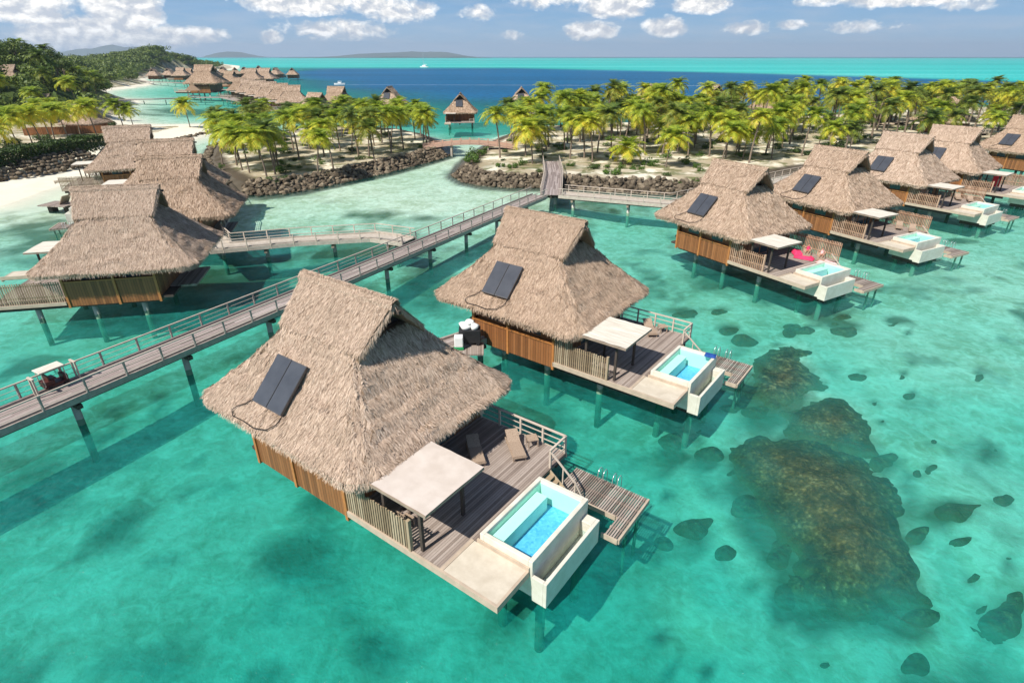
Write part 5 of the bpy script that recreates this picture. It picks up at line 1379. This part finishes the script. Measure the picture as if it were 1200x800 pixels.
for i in range(n+1):
    t = i/n; w = 12*max(0, math.sin(i*.9)+math.sin(i*.37)+.6); vs += [(-1500+13000*t, 8000-w, .6), (-1500+13000*t, 8000+w, .6)]
b = MB(); b.add(vs, [(2*i, 2*i+2, 2*i+3, 2*i+1) for i in range(n)]); o = b.obj('surf', 'foam'); tag(o, 'white surf line breaking on the far reef below the horizon', 'surf', kind='stuff')

# ------------------------------------------------------------------ HAZE
hz = MB().box(-17500, 17500, -80, 17500, -25, 285); ho = hz.obj('haze', 'black'); ho['kind'] = 'stuff'; ho['label'] = 'thin pale sea haze in the air towards the horizon'
m, t, out = mat('haze'); pv = t.node('ShaderNodeVolumePrincipled'); pv.inputs['Color'].default_value = (.70, .84, 1, 1); pv.inputs['Density'].default_value = 8e-5; pv.inputs['Anisotropy'].default_value = .2
t.l.new(pv.outputs[0], out.inputs['Volume']); ho.data.materials[0] = m; ho.visible_shadow = True
# ------------------------------------------------------------------ SKY, SUN, CAMERA
SUN_AZ, SUN_EL = 224., 50.      # compass style: 0 = +Y, clockwise
az = R(SUN_AZ); el = R(SUN_EL)
w = bpy.data.worlds.new('World'); bpy.context.scene.world = w; w.use_nodes = True
t = NT(w.node_tree); t.n.clear()
wo = t.node('ShaderNodeOutputWorld'); bg = t.node('ShaderNodeBackground'); bg.inputs[1].default_value = SKY
sky = t.node('ShaderNodeTexSky', sky_type='NISHITA'); sky.sun_disc = False; sky.sun_elevation = el; sky.sun_rotation = az; sky.altitude = 20; sky.air_density = 1.0; sky.dust_density = .6; sky.ozone_density = 1.5
tc = t.node('ShaderNodeTexCoord').outputs['Generated']
sp = t.node('ShaderNodeSeparateXYZ'); t.put(sp.inputs[0], tc)
A1 = t.math('DIVIDE', t.math('ARCTAN2', sp.outputs[0], sp.outputs[1]), R(1)); E1 = t.math('DIVIDE', t.math('ARCSINE', sp.outputs[2]), R(1))
cb = t.node('ShaderNodeCombineXYZ'); t.put(cb.inputs[0], A1); t.put(cb.inputs[1], t.math('MULTIPLY', E1, 1.5))
v = cb.outputs[0]
def blob(px, py, rx, ry, amp=1.):
    a0 = math.degrees(math.atan((px-600)/746.)); e0 = math.degrees(math.atan((66-py)/746.*math.cos(R(a0)))); ra = math.degrees(rx/746.)*math.cos(R(a0))**2; re = math.degrees(ry/746.)*math.cos(R(a0))
    dx = t.math('DIVIDE', t.math('SUBTRACT', A1, a0), ra); dy = t.math('DIVIDE', t.math('SUBTRACT', E1, e0), re)
    q = t.math('ADD', t.math('MULTIPLY', dx, dx), t.math('MULTIPLY', dy, dy))
    return t.math('MULTIPLY', t.math('MAXIMUM', t.math('SUBTRACT', 1., q), 0.), amp)
def total(bl):
    s = None
    for q in bl:
        o_ = blob(*q); s = o_ if s is None else t.math('MAXIMUM', s, o_)
    return s
cum = total([(160, 14, 56, 44, 1.15), (110, 44, 110, 26, .9), (50, 14, 70, 30, .95), (200, 46, 60, 16, .8), (360, 6, 90, 26, .9), (470, 20, 60, 18, .65), (1050, 4, 160, 16, .8), (640, 8, 60, 14, .6), (240, 44, 42, 12, .7), (320, 46, 22, 10, .65), (322, 10, 16, 12, .6), (370, 8, 60, 20, .85), (440, 14, 40, 14, .7), (400, 38, 90, 16, .6), (718, 12, 52, 20, .95), (690, 40, 42, 13, .85), (775, 36, 34, 14, .8), (815, 12, 40, 16, .85), (870, 36, 40, 10, .6), (920, 34, 30, 7, .5), (1000, 0, 110, 12, .8), (560, 22, 30, 12, .5), (600, 44, 26, 8, .45), (940, 10, 40, 10, .5), (1000, 36, 60, 10, .5), (1110, 14, 60, 10, .5),
             (500, -30, 200, 30, .7), (900, -60, 260, 40, .8), (200, -60, 200, 40, .8), (-200, 0, 200, 50, .8), (1400, -10, 200, 50, .8)])
n1 = t.noise(v, .62, 9, .58, .25); n2 = t.noise(v, 2.4, 8, .6, .2)
dens = t.math('ADD', t.math('MULTIPLY', cum, .78), t.math('ADD', t.math('MULTIPLY', n1, .75), t.math('MULTIPLY', n2, .30)))
mask = t.ramp(dens, [(.72, 0.), (.82, .45), (.98, 1.)])
off = t.node('ShaderNodeVectorMath', operation='ADD'); t.put(off.inputs[0], v); off.inputs[1].default_value = (.25, -.5, 0)
nb = t.noise(off.outputs[0], .62, 9, .58, .25); nb2 = t.noise(v, 1.3, 7, .6)
shade = t.ramp(t.math('ADD', t.math('MULTIPLY', t.math('SUBTRACT', n1, nb), 2.2), t.math('ADD', t.math('MULTIPLY', nb2, .7), .12)), [(.25, (.66*CLD, .70*CLD, .77*CLD)), (.55, (1.08*CLD, 1.06*CLD, 1.03*CLD)), (.75, (1.4*CLD, 1.37*CLD, 1.32*CLD))])
# thin grey cloud sheets low over the horizon
cb2 = t.node('ShaderNodeCombineXYZ'); t.put(cb2.inputs[0], t.math('MULTIPLY', A1, .12)); t.put(cb2.inputs[1], t.math('MULTIPLY', E1, .75))
n4 = t.noise(cb2.outputs[0], 1.6, 7, .6, .3)
sheet = t.math('MULTIPLY', t.ramp(n4, [(.44, 0.), (.66, 1.)]), .5)
low = t.ramp(t.math('DIVIDE', E1, 12.), [(0., .8), (.3, .6), (1., .1)])
# pale marine haze painted into the sky colour near the horizon
base = t.mix(t.math('MULTIPLY', t.ramp(t.math('DIVIDE', E1, 10.), [(0., .40), (.10, .2), (.5, .0)]), 1.), sky.outputs[0], (.62*CLD, .74*CLD, .90*CLD))
grad = t.ramp(t.math('DIVIDE', E1, 8.), [(0., (.40*CLD, .60*CLD, .80*CLD)), (.35, (.20*CLD, .44*CLD, .74*CLD)), (.8, (.09*CLD, .29*CLD, .63*CLD))])
base = t.mix(t.ramp(t.math('DIVIDE', E1, 30.), [(.25, .85), (.8, 0.)]), base, grad)
c1 = t.mix(t.math('MULTIPLY', sheet, low), base, (.60*CLD, .65*CLD, .75*CLD))
c2 = t.mix(mask, c1, shade)
up = t.math('GREATER_THAN', E1, -.2)
c3 = t.mix(up, base, c2)
t.put(bg.inputs[0], c3); t.l.new(bg.outputs[0], wo.inputs[0])
sd = bpy.data.lights.new('sun', 'SUN'); sd.energy = SUN; sd.angle = R(.5); sd.color = (1, .945, .86)
so = bpy.data.objects.new('sun', sd); C.objects.link(so)
dv = Vector((math.sin(az)*math.cos(el), math.cos(az)*math.cos(el), math.sin(el))); so.rotation_euler = dv.to_track_quat('Z', 'Y').to_euler(); so.location = (-40, -40, 80)
cam = bpy.data.cameras.new('camera'); cam.lens = 36*667/1200.; cam.sensor_width = 36; cam.clip_end = 200000; cam.clip_start = .5
co = bpy.data.objects.new('camera', cam); C.objects.link(co); co.location = (0, 0, H); co.rotation_euler = (math.pi/2-PITCH, 0, 0)
sc = bpy.context.scene; sc.camera = co
vs_ = sc.view_settings; vs_.view_transform = 'Standard'; vs_.look = 'None'; vs_.exposure = EXPO; vs_.gamma = 1
sc.cycles.transparent_max_bounces = 12; sc.cycles.max_bounces = 6; sc.cycles.use_denoising = True
